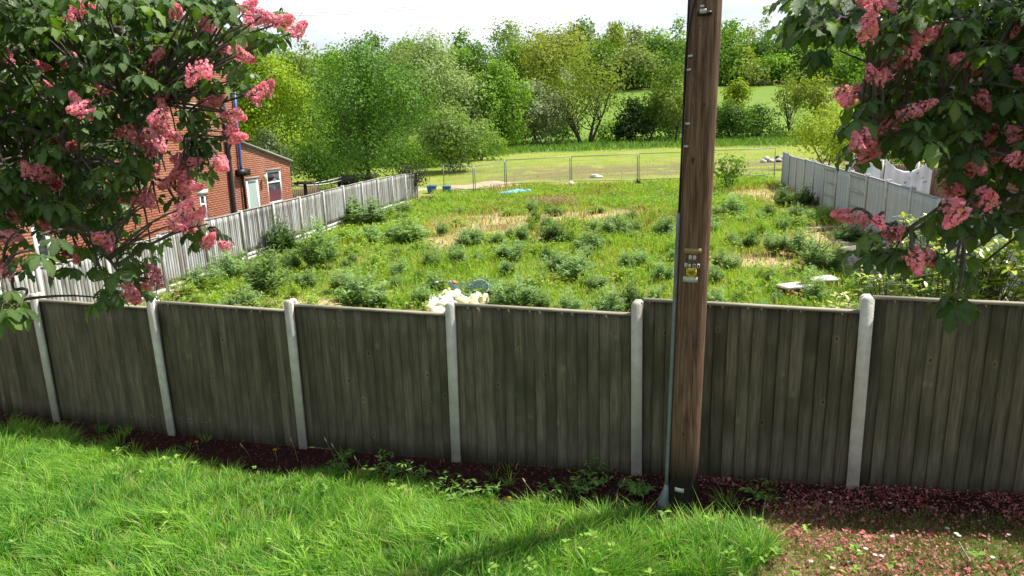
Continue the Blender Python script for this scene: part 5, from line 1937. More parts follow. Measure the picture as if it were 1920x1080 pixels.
# ------------------------------------------------------------------ weeds on the plot
def weed_mesh(seed, c1, c2, stems=38, per=34):
    """bushy weed 1 m wide and 1 m high: arching stems with narrow leaves"""
    r = np.random.default_rng(seed)
    C, N, T, S, K = [], [], [], [], []
    for s_ in range(stems):
        a_ = r.uniform(0, 6.283)
        rad = 0.5 * math.sqrt(r.random())
        base = np.array([math.cos(a_), math.sin(a_), 0]) * rad * 0.35
        hgt = (1.0 - 0.5 * (rad / 0.5) ** 2) * r.uniform(0.5, 1.15)
        tip = np.array([math.cos(a_) * rad * .85, math.sin(a_) * rad * .85, hgt])
        tone = r.normal(0, .16)
        for l in range(per):
            f = r.uniform(0.12, 1.0) ** 0.8
            p = base * (1 - f) + tip * f
            p[2] = hgt * f ** 0.85
            b = r.uniform(0, 6.283)
            out_ = np.array([math.cos(b), math.sin(b), r.uniform(0.15, 0.9)])
            ln = r.uniform(0.10, 0.21) * (1.15 - 0.5 * f)
            C.append(p + unit(out_) * ln * .5)
            T.append(out_)
            N.append(np.array([-math.cos(b) * .5, -math.sin(b) * .5, 1]) + r.normal(0, .3, 3))
            S.append(ln)
            K.append(np.clip(0.25 + 0.6 * f + tone + r.normal(0, .12), 0, 1))
    C, N, T, S, K = map(np.array, (C, N, T, S, K))
    V, Q = cards(C, N, S, r.uniform(0.16, 0.30, len(S)), 0.06, r, T)
    return mesh_np('weed', V, [Q], M['blade'], np.repeat(mixc(c1, c2, K), 4, 0))


WM = [weed_mesh(700 + k, (0.11, 0.20, 0.075), (0.31, 0.44, 0.19)) for k in range(4)]
WL = [weed_mesh(710 + k, (0.16, 0.28, 0.035), (0.36, 0.48, 0.09), 30, 26) for k in range(2)]
WD = [weed_mesh(720, (0.05, 0.11, 0.03), (0.14, 0.23, 0.075), 40, 34)]
def weed_label(px, py, kind, w, h):
    colm = ('beside the sunlit fence' if px < 560 else 'left of the rubbish sacks' if px < 790 else 'around the rubbish sacks' if px < 960 else
            'right of the rubbish sacks' if px < 1110 else 'just left of the pole' if px < 1290 else 'just right of the pole' if px < 1420 else 'towards the shaded fence')
    row = 'close to the near fence' if py > 555 else 'in the nearer half of the plot' if py > 490 else 'in the farther half of the plot' if py > 440 else 'towards the mesh fence'
    size = 'large' if w * h > 2600 else 'medium' if w * h > 1100 else 'small'
    return f"{size} {('blue green', 'light green', 'dark green')[kind]} weed {colm}, {row}"


WEEDS = [
    (430, 528, 78, 56, 0, 'dark mounded weed against the middle of the sunlit fence'), (378, 545, 76, 42, 0, 'leafy weed mound low beside the sunlit fence near the blossom'),
    (500, 560, 82, 86, 0, 'tall feathery weed in front of the sunlit fence'), (528, 482, 66, 66, 2, 'dark pointed weed leaning on the sunlit fence'),
    (598, 508, 76, 90, 0, 'tallest feathery weed standing clear of the sunlit fence'), (640, 548, 54, 38, 0, 'w'), (576, 540, 44, 32, 0, 'w'),
    (676, 586, 104, 74, 0, 'broad feathery weed behind the near fence left of the rubbish sacks'), (682, 425, 100, 50, 0, 'wide weed bank at the foot of the sunlit fence'),
    (753, 404, 40, 25, 0, 'w'), (694, 456, 58, 30, 0, 'w'), (762, 456, 74, 40, 0, 'w'), (809, 508, 34, 48, 0, 'w'), (744, 548, 28, 36, 0, 'w'), (856, 500, 46, 36, 0, 'w'), (885, 458, 48, 32, 0, 'w'),
    (335, 580, 76, 50, 1, 'light green weed in the near left corner of the plot'), (503, 600, 70, 40, 1, 'w'), (815, 552, 42, 42, 0, 'w'), (450, 590, 80, 46, 0, 'w'), (580, 592, 60, 36, 1, 'w'),
    (967, 592, 90, 70, 0, 'bushy weed right beside the black tub'), (1066, 596, 54, 44, 0, 'w'), (1140, 602, 66, 60, 0, 'w'), (1184, 588, 50, 60, 2, 'w'), (1230, 565, 28, 30, 0, 'w'), (1242, 530, 44, 38, 0, 'w'),
    (1080, 526, 66, 46, 0, 'w'), (1046, 508, 54, 36, 0, 'w'), (958, 492, 62, 38, 0, 'w'), (950, 518, 34, 30, 0, 'w'), (1108, 476, 58, 42, 0, 'w'), (1038, 456, 62, 38, 2, 'w'), (980, 456, 32, 38, 0, 'w'),
    (1025, 430, 28, 24, 0, 'w'), (1158, 444, 52, 42, 0, 'w'), (1190, 436, 30, 26, 0, 'w'), (1117, 434, 32, 24, 0, 'w'), (1250, 444, 46, 38, 0, 'w'), (1042, 405, 34, 16, 2, 'w'), (881, 463, 48, 32, 0, 'w'),
    (930, 452, 36, 18, 1, 'w'), (862, 502, 36, 32, 0, 'w'), (900, 496, 28, 24, 0, 'w'), (1379, 402, 46, 36, 0, 'dark weed below the maple sapling'), (1350, 406, 32, 20, 0, 'w'),
    (1471, 388, 40, 36, 2, 'dark weed at the far foot of the shaded fence, left of two'), (1512, 392, 42, 42, 2, 'dark weed at the far foot of the shaded fence, right of two'), (1410, 470, 32, 36, 2, 'w'), (1454, 478, 46, 42, 0, 'w'), (1500, 482, 58, 50, 0, 'w'),
    (1542, 512, 76, 66, 0, 'big round weed beside the rubble heap'), (1342, 530, 36, 32, 0, 'w'), (1337, 440, 28, 26, 0, 'w'), (1346, 580, 46, 38, 0, 'w'), (1604, 462, 70, 38, 2, 'dark weed growing along the shaded fence above the rubble'),
    (1552, 418, 60, 30, 1, 'w'), (1200, 500, 40, 30, 0, 'w'), (1000, 540, 40, 26, 1, 'w'), (1290, 500, 30, 24, 0, 'w'), (1300, 465, 40, 20, 1, 'w'), (1400, 425, 46, 20, 1, 'w'), (1500, 430, 60, 26, 1, 'w'), (1440, 520, 40, 22, 1, 'w'),
    (700, 505, 40, 28, 1, 'w'), (660, 480, 40, 22, 1, 'w'), (790, 470, 40, 20, 1, 'w'), (640, 455, 50, 26, 1, 'w'), (1010, 480, 34, 24, 1, 'w'), (1170, 530, 40, 28, 1, 'w'), (900, 535, 40, 26, 1, 'w'), (1130, 560, 36, 24, 1, 'w'),
    (860, 425, 40, 16, 1, 'w'), (960, 405, 40, 14, 1, 'w'), (1120, 400, 40, 14, 1, 'w'), (1230, 405, 36, 14, 1, 'w'), (640, 565, 40, 24, 1, 'w'), (730, 575, 44, 30, 1, 'w'), (1290, 560, 36, 26, 1, 'w'), (1390, 540, 36, 18, 1, 'w'),
]
for k, (px, py, w, h, kind, lb) in enumerate(WEEDS):
    q = gp(px, py)
    sw = w / FPX * q[1] * 1.35
    sh_ = h / FPX * q[1] * 1.22
    me = (WM, WL, WD)[kind]
    me = me[k % len(me)]
    o = link('weed_clump', me, None, (q[0], q[1] + sw * .15, q[2] - 0.03), (0, 0, k * 1.7), (sw, sw, sh_))
    if lb == 'w':
        lb = weed_label(px, py, kind, w, h)
    tag(o, lb, 'weed', 'weed clumps over the plot')
rw = np.random.default_rng(66)
done = [gp(w_[0], w_[1]) for w_ in WEEDS]
made = 0
while made < 110:
    px, py = rw.uniform(330, 1620), rw.uniform(398, 592)
    q = gp(px, py)
    lx_, rx_ = -9.86 + (q[1] - 14.49) * 0.195, 8.91 + (q[1] - 13.37) * 0.216
    if not (lx_ + .35 < q[0] < rx_ - .35) or float(fbm(q[0], q[1], 41, 0.22)) > 0.62 or min(np.hypot(q[0] - d_[0], q[1] - d_[1]) for d_ in done) < 0.55:
        continue
    done.append(q)
    kind = int(rw.choice(3, p=[.6, .3, .1]))
    me = (WM, WL, WD)[kind]
    sw = rw.uniform(.3, .72)
    o = link('weed_clump', me[made % len(me)], None, (q[0], q[1], q[2] - 0.03), (0, 0, made * 1.3), (sw, sw, sw * rw.uniform(.7, 1.15)))
    pw_ = sw / q[1] * FPX
    tag(o, weed_label(px, py, kind, pw_, pw_ * .7), 'weed', 'weed clumps over the plot')
    made += 1
# low herbs knitting the plot together
n = 60000
u = rw.random(n)
x, y = rw.uniform(-10, 15, n), 7 + 33 * u ** 1.3
s, t = st(x, y)
k = (s > .1) & (x > -9.86 + (y - 14.49) * 0.195 + .1) & (x < 8.91 + (y - 13.37) * 0.216 - .1) & in_view(x, y) & (fbm(x, y, 83, .9) > 0.46) & (fbm(x, y, 41, .22) < .62)
x, y = x[k], y[k]
n = len(x)
C = np.stack([x, y, zg(x, y) + rw.uniform(.03, .26, n)], 1)
tone = np.clip(fbm(x, y, 85, .5) * 1.2 - .2 + rw.normal(0, .2, n), 0, 1)
V, Q = cards(C, rw.normal(0, .55, (n, 3)) + [0, 0, 1], rw.uniform(.05, .12, n) * (1 + y / 50), rw.uniform(.3, .6, n), .1, rw)
tag(link('plot_herbs', mesh_np('plot_herbs', V, [Q], M['leaf'], np.repeat(mixc((0.15, 0.29, 0.055), (0.42, 0.53, 0.10), tone), 4, 0))), 'low mixed herbs knitting through the plot grass', 'herbs', kind='stuff')
# patch of pink flowering herb
r = np.random.default_rng(77)
q = gp(1043, 388)
n = 900
C = np.stack([r.normal(0, .55, n), r.normal(0, .45, n), np.abs(r.normal(.28, .12, n))], 1)
V, Q = cards(C, r.normal(0, .5, (n, 3)) + [0, 0, 1], r.uniform(.05, .10, n), .7, .1, r)
tag(link('pink_flower_patch', mesh_np('pink_flower_patch', V, [Q], M['leaf'], np.repeat(mixc((0.40, 0.17, 0.25), (0.36, 0.28, 0.16), r.random(n)), 4, 0)), None, q), 'low patch of dusty pink flowers in the far plot grass', 'flower patch')


def big_leaf_mesh(name, m, c1, c2, L, W, seed, fold=0.18, droop=0.25):
    """single leaf blade along +Y: midrib fold, pointed tip"""
    r = np.random.default_rng(seed)
    t = np.array([0, .15, .4, .68, .88, 1.0])
    w = np.array([0.02, .55, 1, .92, .5, 0.0]) * W / 2
    V, c = [], []
    for k in range(6):
        z = -droop * L * t[k] ** 2
        V += [[-w[k], t[k] * L, z + fold * w[k]], [0, t[k] * L, z], [w[k], t[k] * L, z + fold * w[k]]]
        c += [c1, c2, c1]
    Q = []
    for k in range(5):
        a_ = k * 3
        Q += [[a_, a_ + 1, a_ + 4, a_ + 3], [a_ + 1, a_ + 2, a_ + 5, a_ + 4]]
    return np.array(V), np.array(Q), np.array(c)


# ------------------------------------------------------------------ glossy laurel shrub behind the near fence, right
def shrub(name, label, boxes, cols, nleaf, seed, leaf_len, singles=280, cat='shrub'):
    """boxes: (px, py, depth, radius) lobes"""
    r = np.random.default_rng(seed)
    base = np.mean([pt(b[0], b[1], b[2]) for b in boxes], 0)
    zb = float(zg(base[0], base[1]))
    root = empty(name, (base[0], base[1], zb), label, cat)
    B0 = np.array([base[0], base[1], zb])
    cs = np.array([pt(b[0], b[1], b[2]) for b in boxes]) - B0
    Rr = np.array([b[3] for b in boxes])
    li = r.choice(len(boxes), nleaf // 6, p=Rr ** 2 / (Rr ** 2).sum())
    d = unit(r.normal(size=(len(li), 3)) + [0, -0.3, .35])
    tips = cs[li] + d * (Rr[li] * r.uniform(.35, 1.05, len(li)))[:, None]
    tips[:, 2] = np.maximum(tips[:, 2], 0.15)
    var = [[big_leaf_mesh('leaf', None, c1, c2, 1.0, 0.40, 40 + e) for e in range(2)] for (c1, c2) in cols]
    meshes = [[mesh_np('leaf', v[0], [v[1]], M['laurel_leaf'], v[2]) for v in vv] for vv in var]
    items = []
    for k in range(len(tips)):
        for e in range(6):
            a_ = e * 1.05 + r.uniform(-.3, .3)
            up = r.uniform(-0.05, 0.75)
            di = unit(np.array([math.cos(a_), math.sin(a_), up]) + d[k] * 0.5)
            zx = np.cross(di, [0, 0, 1])
            zx = unit(zx)
            nz = np.cross(zx, di)
            L_ = leaf_len * r.uniform(.7, 1.2)
            fresh = int(min(len(cols) - 1, max(0, round(r.normal(0.85 + 1.1 * (tips[k, 2] / (cs[:, 2].max() + .3) - .4), .6)))))
            items.append((tips[k] + r.normal(0, .02, 3), zx, di, nz, L_, fresh, e % 2))
    order = np.argsort([np.linalg.norm(it[0] + B0 - [0, 0, CAM_Z]) for it in items])
    mb = MB()
    for rank, ix in enumerate(order):
        p, zx, di, nz, L_, c_, e = items[ix]
        if rank < singles:
            o = link('leaf', meshes[c_][e], root)
            o.matrix_local = Matrix(((zx[0] * L_, di[0] * L_, nz[0] * L_, p[0]), (zx[1] * L_, di[1] * L_, nz[1] * L_, p[1]), (zx[2] * L_, di[2] * L_, nz[2] * L_, p[2]), (0, 0, 0, 1)))
        else:
            v, q_, c = var[c_][e]
            mb.add((v[:, :1] * zx + v[:, 1:2] * di + v[:, 2:] * nz) * L_ + p, q_, col=c)
    if mb.n:
        fo = mb.obj('foliage', M['laurel_leaf'], root)
        fo['kind'] = 'stuff'
    tw = MB()
    for k in range(0, len(tips), 2):
        b0 = np.array([r.normal(0, .12), r.normal(0, .1), -0.1])
        b0[0] += cs[li[k], 0] * .6
        mid = (b0 + tips[k]) / 2 + r.normal(0, .06, 3)
        tw.tube([b0, mid, tips[k]], [.016, .010, .004], 5, cap=False)
    tw.obj('stems', M['twig'], root, True)['kind'] = 'stuff'
    return root


LC = [((0.07, 0.15, 0.022), (0.10, 0.19, 0.035)), ((0.20, 0.31, 0.035), (0.28, 0.38, 0.05)), ((0.46, 0.50, 0.05), (0.55, 0.55, 0.09))]
shrub('laurel_shrub', 'glossy broad leaved shrub behind the near fence below the right blossom',
      [(1665, 545, 8.6, .38), (1715, 520, 9.2, .55), (1765, 545, 8.6, .50), (1715, 440, 9.6, .30), (1820, 540, 8.2, .48), (1865, 520, 8.0, .46), (1900, 490, 7.9, .34), (1905, 545, 7.8, .42), (1740, 470, 9.4, .34), (1850, 470, 8.4, .22)], LC, 2300, 31, 0.12)
shrub('variegated_shrub', 'small cream and green variegated shrub left of the right fence post', [(1582, 580, 8.4, .17), (1600, 590, 8.3, .14), (1565, 592, 8.4, .12)],
      [((0.12, 0.19, 0.03), (0.20, 0.25, 0.05)), ((0.55, 0.55, 0.20), (0.42, 0.46, 0.12)), ((0.72, 0.70, 0.45), (0.6, 0.6, 0.25))], 150, 33, 0.10, 150)

# ------------------------------------------------------------------ flowering chestnut trees framing the view
def chestnut_leaf(seed, c1, c2, vein):
    """palmate leaf of five toothed leaflets hanging from the stalk end; longest leaflet along +Y, size about 1"""
    r = np.random.default_rng(seed)
    mb = MB()
    angs = [-118, -62, 0, 62, 118] if seed % 2 else [-105, -52, 4, 58, 112]
    for a_ in angs:
        L = (1.0 - 0.33 * abs(a_) / 118) * r.uniform(.9, 1.06)
        Wd = L * r.uniform(.46, .56)
        t = np.array([0, .12, .26, .40, .54, .67, .79, .90, 1.0])
        w = np.array([.02, .20, .46, .70, .92, 1.0, .80, .42, .0]) * Wd / 2
        dr = r.uniform(.35, .8)
        tw = r.uniform(-.25, .25)
        V, c = [], []
        for k in range(9):
            z = -dr * L * t[k] ** 1.7
            y = L * math.sin(min(1.5, t[k] * (1.0 + .15 * dr))) * (1.0 / math.sin(1.15)) * .93 if dr > .6 else L * t[k] * (1 - .14 * dr)
            tooth = 1 + (0.10 if k % 2 else -0.08) * r.uniform(.5, 1.4)
            rip = 0.05 * L * (1 if k % 2 else -1) * w[k] / (Wd / 2 + 1e-6)
            f = .26
            V += [[-w[k] * tooth, y, z + f * w[k] + rip + tw * -w[k]], [0, y, z], [w[k] * tooth, y, z + f * w[k] - rip + tw * w[k]]]
            cc = c1 if k % 2 else c2
            c += [cc, vein, cc]
        V = np.array(V)
        ca, sa = math.cos(math.radians(-a_)), math.sin(math.radians(-a_))
        V = np.stack([V[:, 0] * ca - V[:, 1] * sa, V[:, 0] * sa + V[:, 1] * ca, V[:, 2]], 1)
        Q = []
        for k in range(8):
            b = k * 3
            Q += [[b, b + 1, b + 4, b + 3], [b + 1, b + 2, b + 5, b + 4]]
        mb.add(V, Q, col=np.array(c))
    mb.tube([(0, 0, 0), (0.02, -0.35, 0.10), (0, -0.75, 0.05)], [.018, .014, .018], 4, col=(0.16, 0.20, 0.05), cap=False)
    return mb


def panicle(seed):
    """upright flower spike about 1 long along +Z, set with frilled pink florets"""
    r = np.random.default_rng(seed)
    mb = MB()
    mb.tube([(0, 0, -.25), (0.01, 0, .3), (0, 0, .95)], [.022, .02, .008], 5, col=(0.24, 0.14, 0.07), cap=False)
    n = 58
    C, N, T, S, K = [], [], [], [], []
    for k in range(n):
        f = (k + r.random()) / n
        a_ = k * 2.4 + r.uniform(-.4, .4)
        rad = (0.27 * (1 - f) ** 0.7 + 0.05) * r.uniform(.75, 1.15)
        z = f * 0.95
        ctr = np.array([math.cos(a_) * rad, math.sin(a_) * rad, z + rad * .25])
        ax = unit(np.array([math.cos(a_), math.sin(a_), .35]) + r.normal(0, .25, 3))
        s1 = unit(np.cross(ax, [0.1, 0.2, 1]))
        s2 = np.cross(ax, s1)
        age = r.random()
        tone = r.uniform(.75, 1.12)
        mb.tube([(0, 0, z - .03), tuple(ctr * .6 + np.array([0, 0, z * .4])), tuple(ctr)], [.008, .008, .014], 3, col=(0.45, 0.12, 0.10), cap=False)
        for p in range(5):
            b = p * 1.257 + age
            di = unit(math.cos(b) * s1 + math.sin(b) * s2 + ax * r.uniform(.25, .9))
            C.append(ctr + di * .055)
            T.append(di)
            N.append(ax + r.normal(0, .35, 3))
            S.append(r.uniform(.085, .14))
            core = (0.88, 0.36, 0.13) if (age > .55 and p < 2) else (0.86, 0.55, 0.25) if p == 0 else None
            base = np.array((0.92, 0.29, 0.41)) * (1 - age) + np.array((0.95, 0.52, 0.58)) * age
            K.append(np.array(core) if core is not None and r.random() < .22 else base * tone)
    C, N, T, S, K = map(np.array, (C, N, T, S, K))
    V, Q = cards(C, N, S, .85, .12, r, T)
    mb.add(V, Q, col=np.repeat(K, 4, 0))
    return mb


def in_poly(px, py, poly):
    c = False
    j = len(poly) - 1
    for i in range(len(poly)):
        xi, yi = poly[i]
        xj, yj = poly[j]
        if (yi > py) != (yj > py) and px < (xj - xi) * (py - yi) / (yj - yi) + xi:
            c = not c
        j = i
    return c


CH_C = [((0.040, 0.098, 0.020), (0.060, 0.130, 0.028), (0.085, 0.155, 0.040)), ((0.055, 0.125, 0.022), (0.085, 0.165, 0.032), (0.12, 0.19, 0.05)), ((0.10, 0.20, 0.022), (0.15, 0.26, 0.035), (0.18, 0.27, 0.06))]
LEAFB = [[chestnut_leaf(800 + 10 * c + e, *CH_C[c]) for e in range(3)] for c in range(3)]
LEAFM = [[b.mesh('leaf', M['chestnut_leaf'], False) for b in bb] for bb in LEAFB]
PANM = [panicle(850 + e).mesh('flower_spike', M['petal']) for e in range(4)]


def chestnut(label, trunk_xy, crotch, limbs, poly, n_rand, spacing, extra, flowers, drange, lsize, fsize, seed, outside, clear=(), outer=(0, 0, 0, 0), outer_n=0, singles=290):
    r = np.random.default_rng(seed)
    tz = float(zg(*trunk_xy))
    root = empty('chestnut_tree', (trunk_xy[0], trunk_xy[1], tz), label, 'tree')
    O = np.array([trunk_xy[0], trunk_xy[1], tz])
    crotch = np.array(crotch)
    mb = MB()
    q = np.linspace(0, 1, 8)[:, None]
    mb.tube((1 - q) * (O - [0, 0, .3]) + q * crotch + np.sin(q * 3) * [.05, .03, 0] - O, 0.24 - 0.09 * q[:, 0], 12)
    mb.tube((1 - q) * crotch + q * (crotch + [0.2 * (1 if trunk_xy[0] < 0 else -1), -0.6, 3.5]) - O, 0.15 - 0.11 * q[:, 0], 9)
    nodes = []
    for lb in limbs:
        P = [crotch + (np.array([0, 0, 0.3 * lb[0][1]]))]
        P += [pt(*p) for p in lb[1:]]
        P = np.array(P)
        # smooth the limb
        tt = np.linspace(0, len(P) - 1, 6 * len(P))
        k = np.clip(tt.astype(int), 0, len(P) - 2)
        f = (tt - k)[:, None]
        Pm = np.vstack([2 * P[0] - P[1], P, 2 * P[-1] - P[-2]])
        p0, p1, p2, p3 = Pm[k], Pm[k + 1], Pm[k + 2], Pm[k + 3]
        S = 0.5 * (2 * p1 + (p2 - p0) * f + (2 * p0 - 5 * p1 + 4 * p2 - p3) * f ** 2 + (3 * p1 - p0 - 3 * p2 + p3) * f ** 3)
        S = S + r.normal(0, .006, S.shape)
        w0 = lb[0][0]
        mb.tube(S - O, np.linspace(w0 * (0.5 if trunk_xy[0] < 0 else 0.26), w0 * 0.09, len(S)), 7)
        nodes += list(S[len(S) // 6:])
    nodes = np.array(nodes)
    tips = []                                             # (point, has_flower, leaf_count)
    fl_px = []
    for (px, py, *d) in flowers:
        dd = d[0] if d else r.uniform(drange[0] - 0.15, drange[0] + 0.55 * (drange[1] - drange[0]))
        tips.append((pt(px, py, dd), True, 3))
        fl_px.append((px, py, dd))
        if r.random() < .75:
            ox_, oy_ = r.uniform(-30, 30), r.uniform(-24, 24)
            tips.append((pt(px + ox_, py + oy_, dd + .1), True, 2))
            fl_px.append((px + ox_, py + oy_, dd + .1))
    for (px, py, *d) in extra:
        dd = d[0] if d else r.uniform(*drange)
        tips.append((pt(px, py, dd), False, 3))
    pts_px = []
    tries = 0
    xs, ys = [p[0] for p in poly], [p[1] for p in poly]
    while len(pts_px) < n_rand and tries < 20000:
        tries += 1
        px, py = r.uniform(min(xs), max(xs)), r.uniform(min(ys), max(ys))
        if not in_poly(px, py, poly) or any((px - a) ** 2 + (py - b) ** 2 < spacing ** 2 for a, b in pts_px):
            continue
        if any((px - a) ** 2 + (py - b) ** 2 < (spacing * .9) ** 2 for a, b, _ in fl_px):
            dd = r.uniform(drange[1], drange[1] + 0.5)
        else:
            dd = r.uniform(*drange) if r.random() < .6 else r.uniform(drange[1], drange[1] + 0.9)
        pts_px.append((px, py))
        tips.append((pt(px, py, dd), False, 4))
    ox0, oy0, ox1, oy1 = outer                            # the crown goes on beyond the picture's edge
    for k in range(outer_n):
        px, py = r.uniform(ox0, ox1), r.uniform(oy0, oy1)
        if -25 < px < 1945 and py > -25:
            continue
        P_ = pt(px, py, r.uniform(drange[0] - .3, drange[1] + .7))
        tips.append((P_, r.random() < .16, 4))
    tw = MB()
    items = []
    outd = np.array([1.0 if trunk_xy[0] < 0 else -1.0, 0.1, 0])
    for (P, fl, nl) in tips:
        dist = np.linalg.norm(nodes - P, axis=1) + 0.6 * np.maximum(0, (nodes - P) @ outd)
        A = nodes[np.argmin(dist)]
        mid = (A + P) / 2 + r.normal(0, .03, 3) + [0, 0, 0.05]
        qq = np.linspace(0, 1, 6)[:, None]
        B_ = A * (1 - qq) ** 2 + 2 * mid * qq * (1 - qq) + P * qq ** 2
        ln = np.linalg.norm(A - P)
        tw.tube(B_ - O, np.linspace(0.010 if ln > .3 else .008, 0.004, 6), 5, cap=False)
        td = unit(B_[-1] - B_[-3])
        if fl:
            up = unit(td * 0.7 + np.array([0, 0, r.uniform(-.25, .75)]) + r.normal(0, .45, 3))
            o = link('flower_spike', PANM[r.integers(4)], root)
            rot = Vector(up).to_track_quat('Z', 'Y').to_matrix().to_4x4() @ Matrix.Rotation(r.uniform(0, 6), 4, 'Z')
            sc = fsize * r.uniform(.65, 1.2)
            o.matrix_local = Matrix.Translation(Vector(P - O)) @ rot @ Matrix.Scale(sc, 4) @ Matrix.Translation((0, 0, -0.35))
        for e in range(nl):
            a_ = e * 6.283 / nl + r.uniform(-.5, .5)
            di = unit(np.array([math.cos(a_), math.sin(a_), -0.45]) + td * 0.35 + r.normal(0, .2, 3))
            L = lsize * r.uniform(.65, 1.15)
            p = P + di * L * (.55 if not fl else .7) - td * (0.07 if fl else 0.02)
            zx = unit(np.cross(di, [0, 0, 1]))
            nz = np.cross(zx, di)
            c_ = int(r.choice(3, p=[.5, .35, .15]))
            pc = p + di * L * .35 - [0, 0, CAM_Z]
            dep = pc @ _f
            u_, v_ = 960 + FPX * (pc @ _r) / dep, 540 - FPX * (pc @ _u) / dep
            if any((u_ - a) ** 2 + (v_ - b) ** 2 < (fsize * 0.62 * FPX / dd_) ** 2 and pc[1] < dd_ + 0.10 for a, b, dd_ in fl_px):
                continue
            if any(x0 < u_ < x1 and y0 < v_ < y1 for x0, y0, x1, y1 in clear) and r.random() < .9:
                continue
            items.append((p - O, zx, di, nz, L, c_, int(r.integers(3))))
    def vis(it):
        v = it[0] + O - [0, 0, CAM_Z]
        dv = max(v @ _f, .1)
        u_, w_ = abs(FPX * (v @ _r) / dv), abs(FPX * (v @ _u) / dv)
        return np.linalg.norm(v) + (100 if u_ > 990 or w_ > 570 else 0)
    order = np.argsort([vis(it) for it in items])
    rest = MB()
    for rank, ix in enumerate(order):
        p, zx, di, nz, L, c_, e = items[ix]
        if rank < singles:
            o = link('leaf', LEAFM[c_][e], root)
            o.matrix_local = Matrix(((zx[0] * L, di[0] * L, nz[0] * L, p[0]), (zx[1] * L, di[1] * L, nz[1] * L, p[1]), (zx[2] * L, di[2] * L, nz[2] * L, p[2]), (0, 0, 0, 1)))
        else:
            b = LEAFB[c_][e]
            v = np.concatenate(b.v)
            rest.add((v[:, :1] * zx + v[:, 1:2] * di + v[:, 2:] * nz) * L + p, np.concatenate(b.q), col=np.concatenate(b.c))
    # the rest of the crown outside the picture: simpler leaves
    for (c0, rad, n) in outside:
        c0 = np.array(c0)
        d = unit(r.normal(size=(n, 3)))
        C = c0 + d * np.array(rad) * (r.random(n) ** (1 / 2.4))[:, None]
        k = ~in_view(C[:, 0], C[:, 1], C[:, 2], 12) | (np.array([540 - FPX * ((c - [0, 0, CAM_Z]) @ _u) / max(.3, (c - [0, 0, CAM_Z]) @ _f) for c in C]) < -60)
        C = C[k]
        nn = len(C)
        V, Q = cards(C - O, r.normal(size=(nn, 3)) * .6 + [0, 0, 1], lsize * r.uniform(1.0, 1.6, nn), .9, .12, r)
        rest.add(V, Q, col=np.repeat(mixc(CH_C[0][0], CH_C[1][1], r.random(nn)), 4, 0))
    fo = rest.obj('foliage', M['chestnut_leaf'], root)
    fo['kind'] = 'stuff'
    mb.obj('trunk', M['twig'], root, True)
    tw.obj('twigs', M['twig'], root, True)['kind'] = 'stuff'
    return root


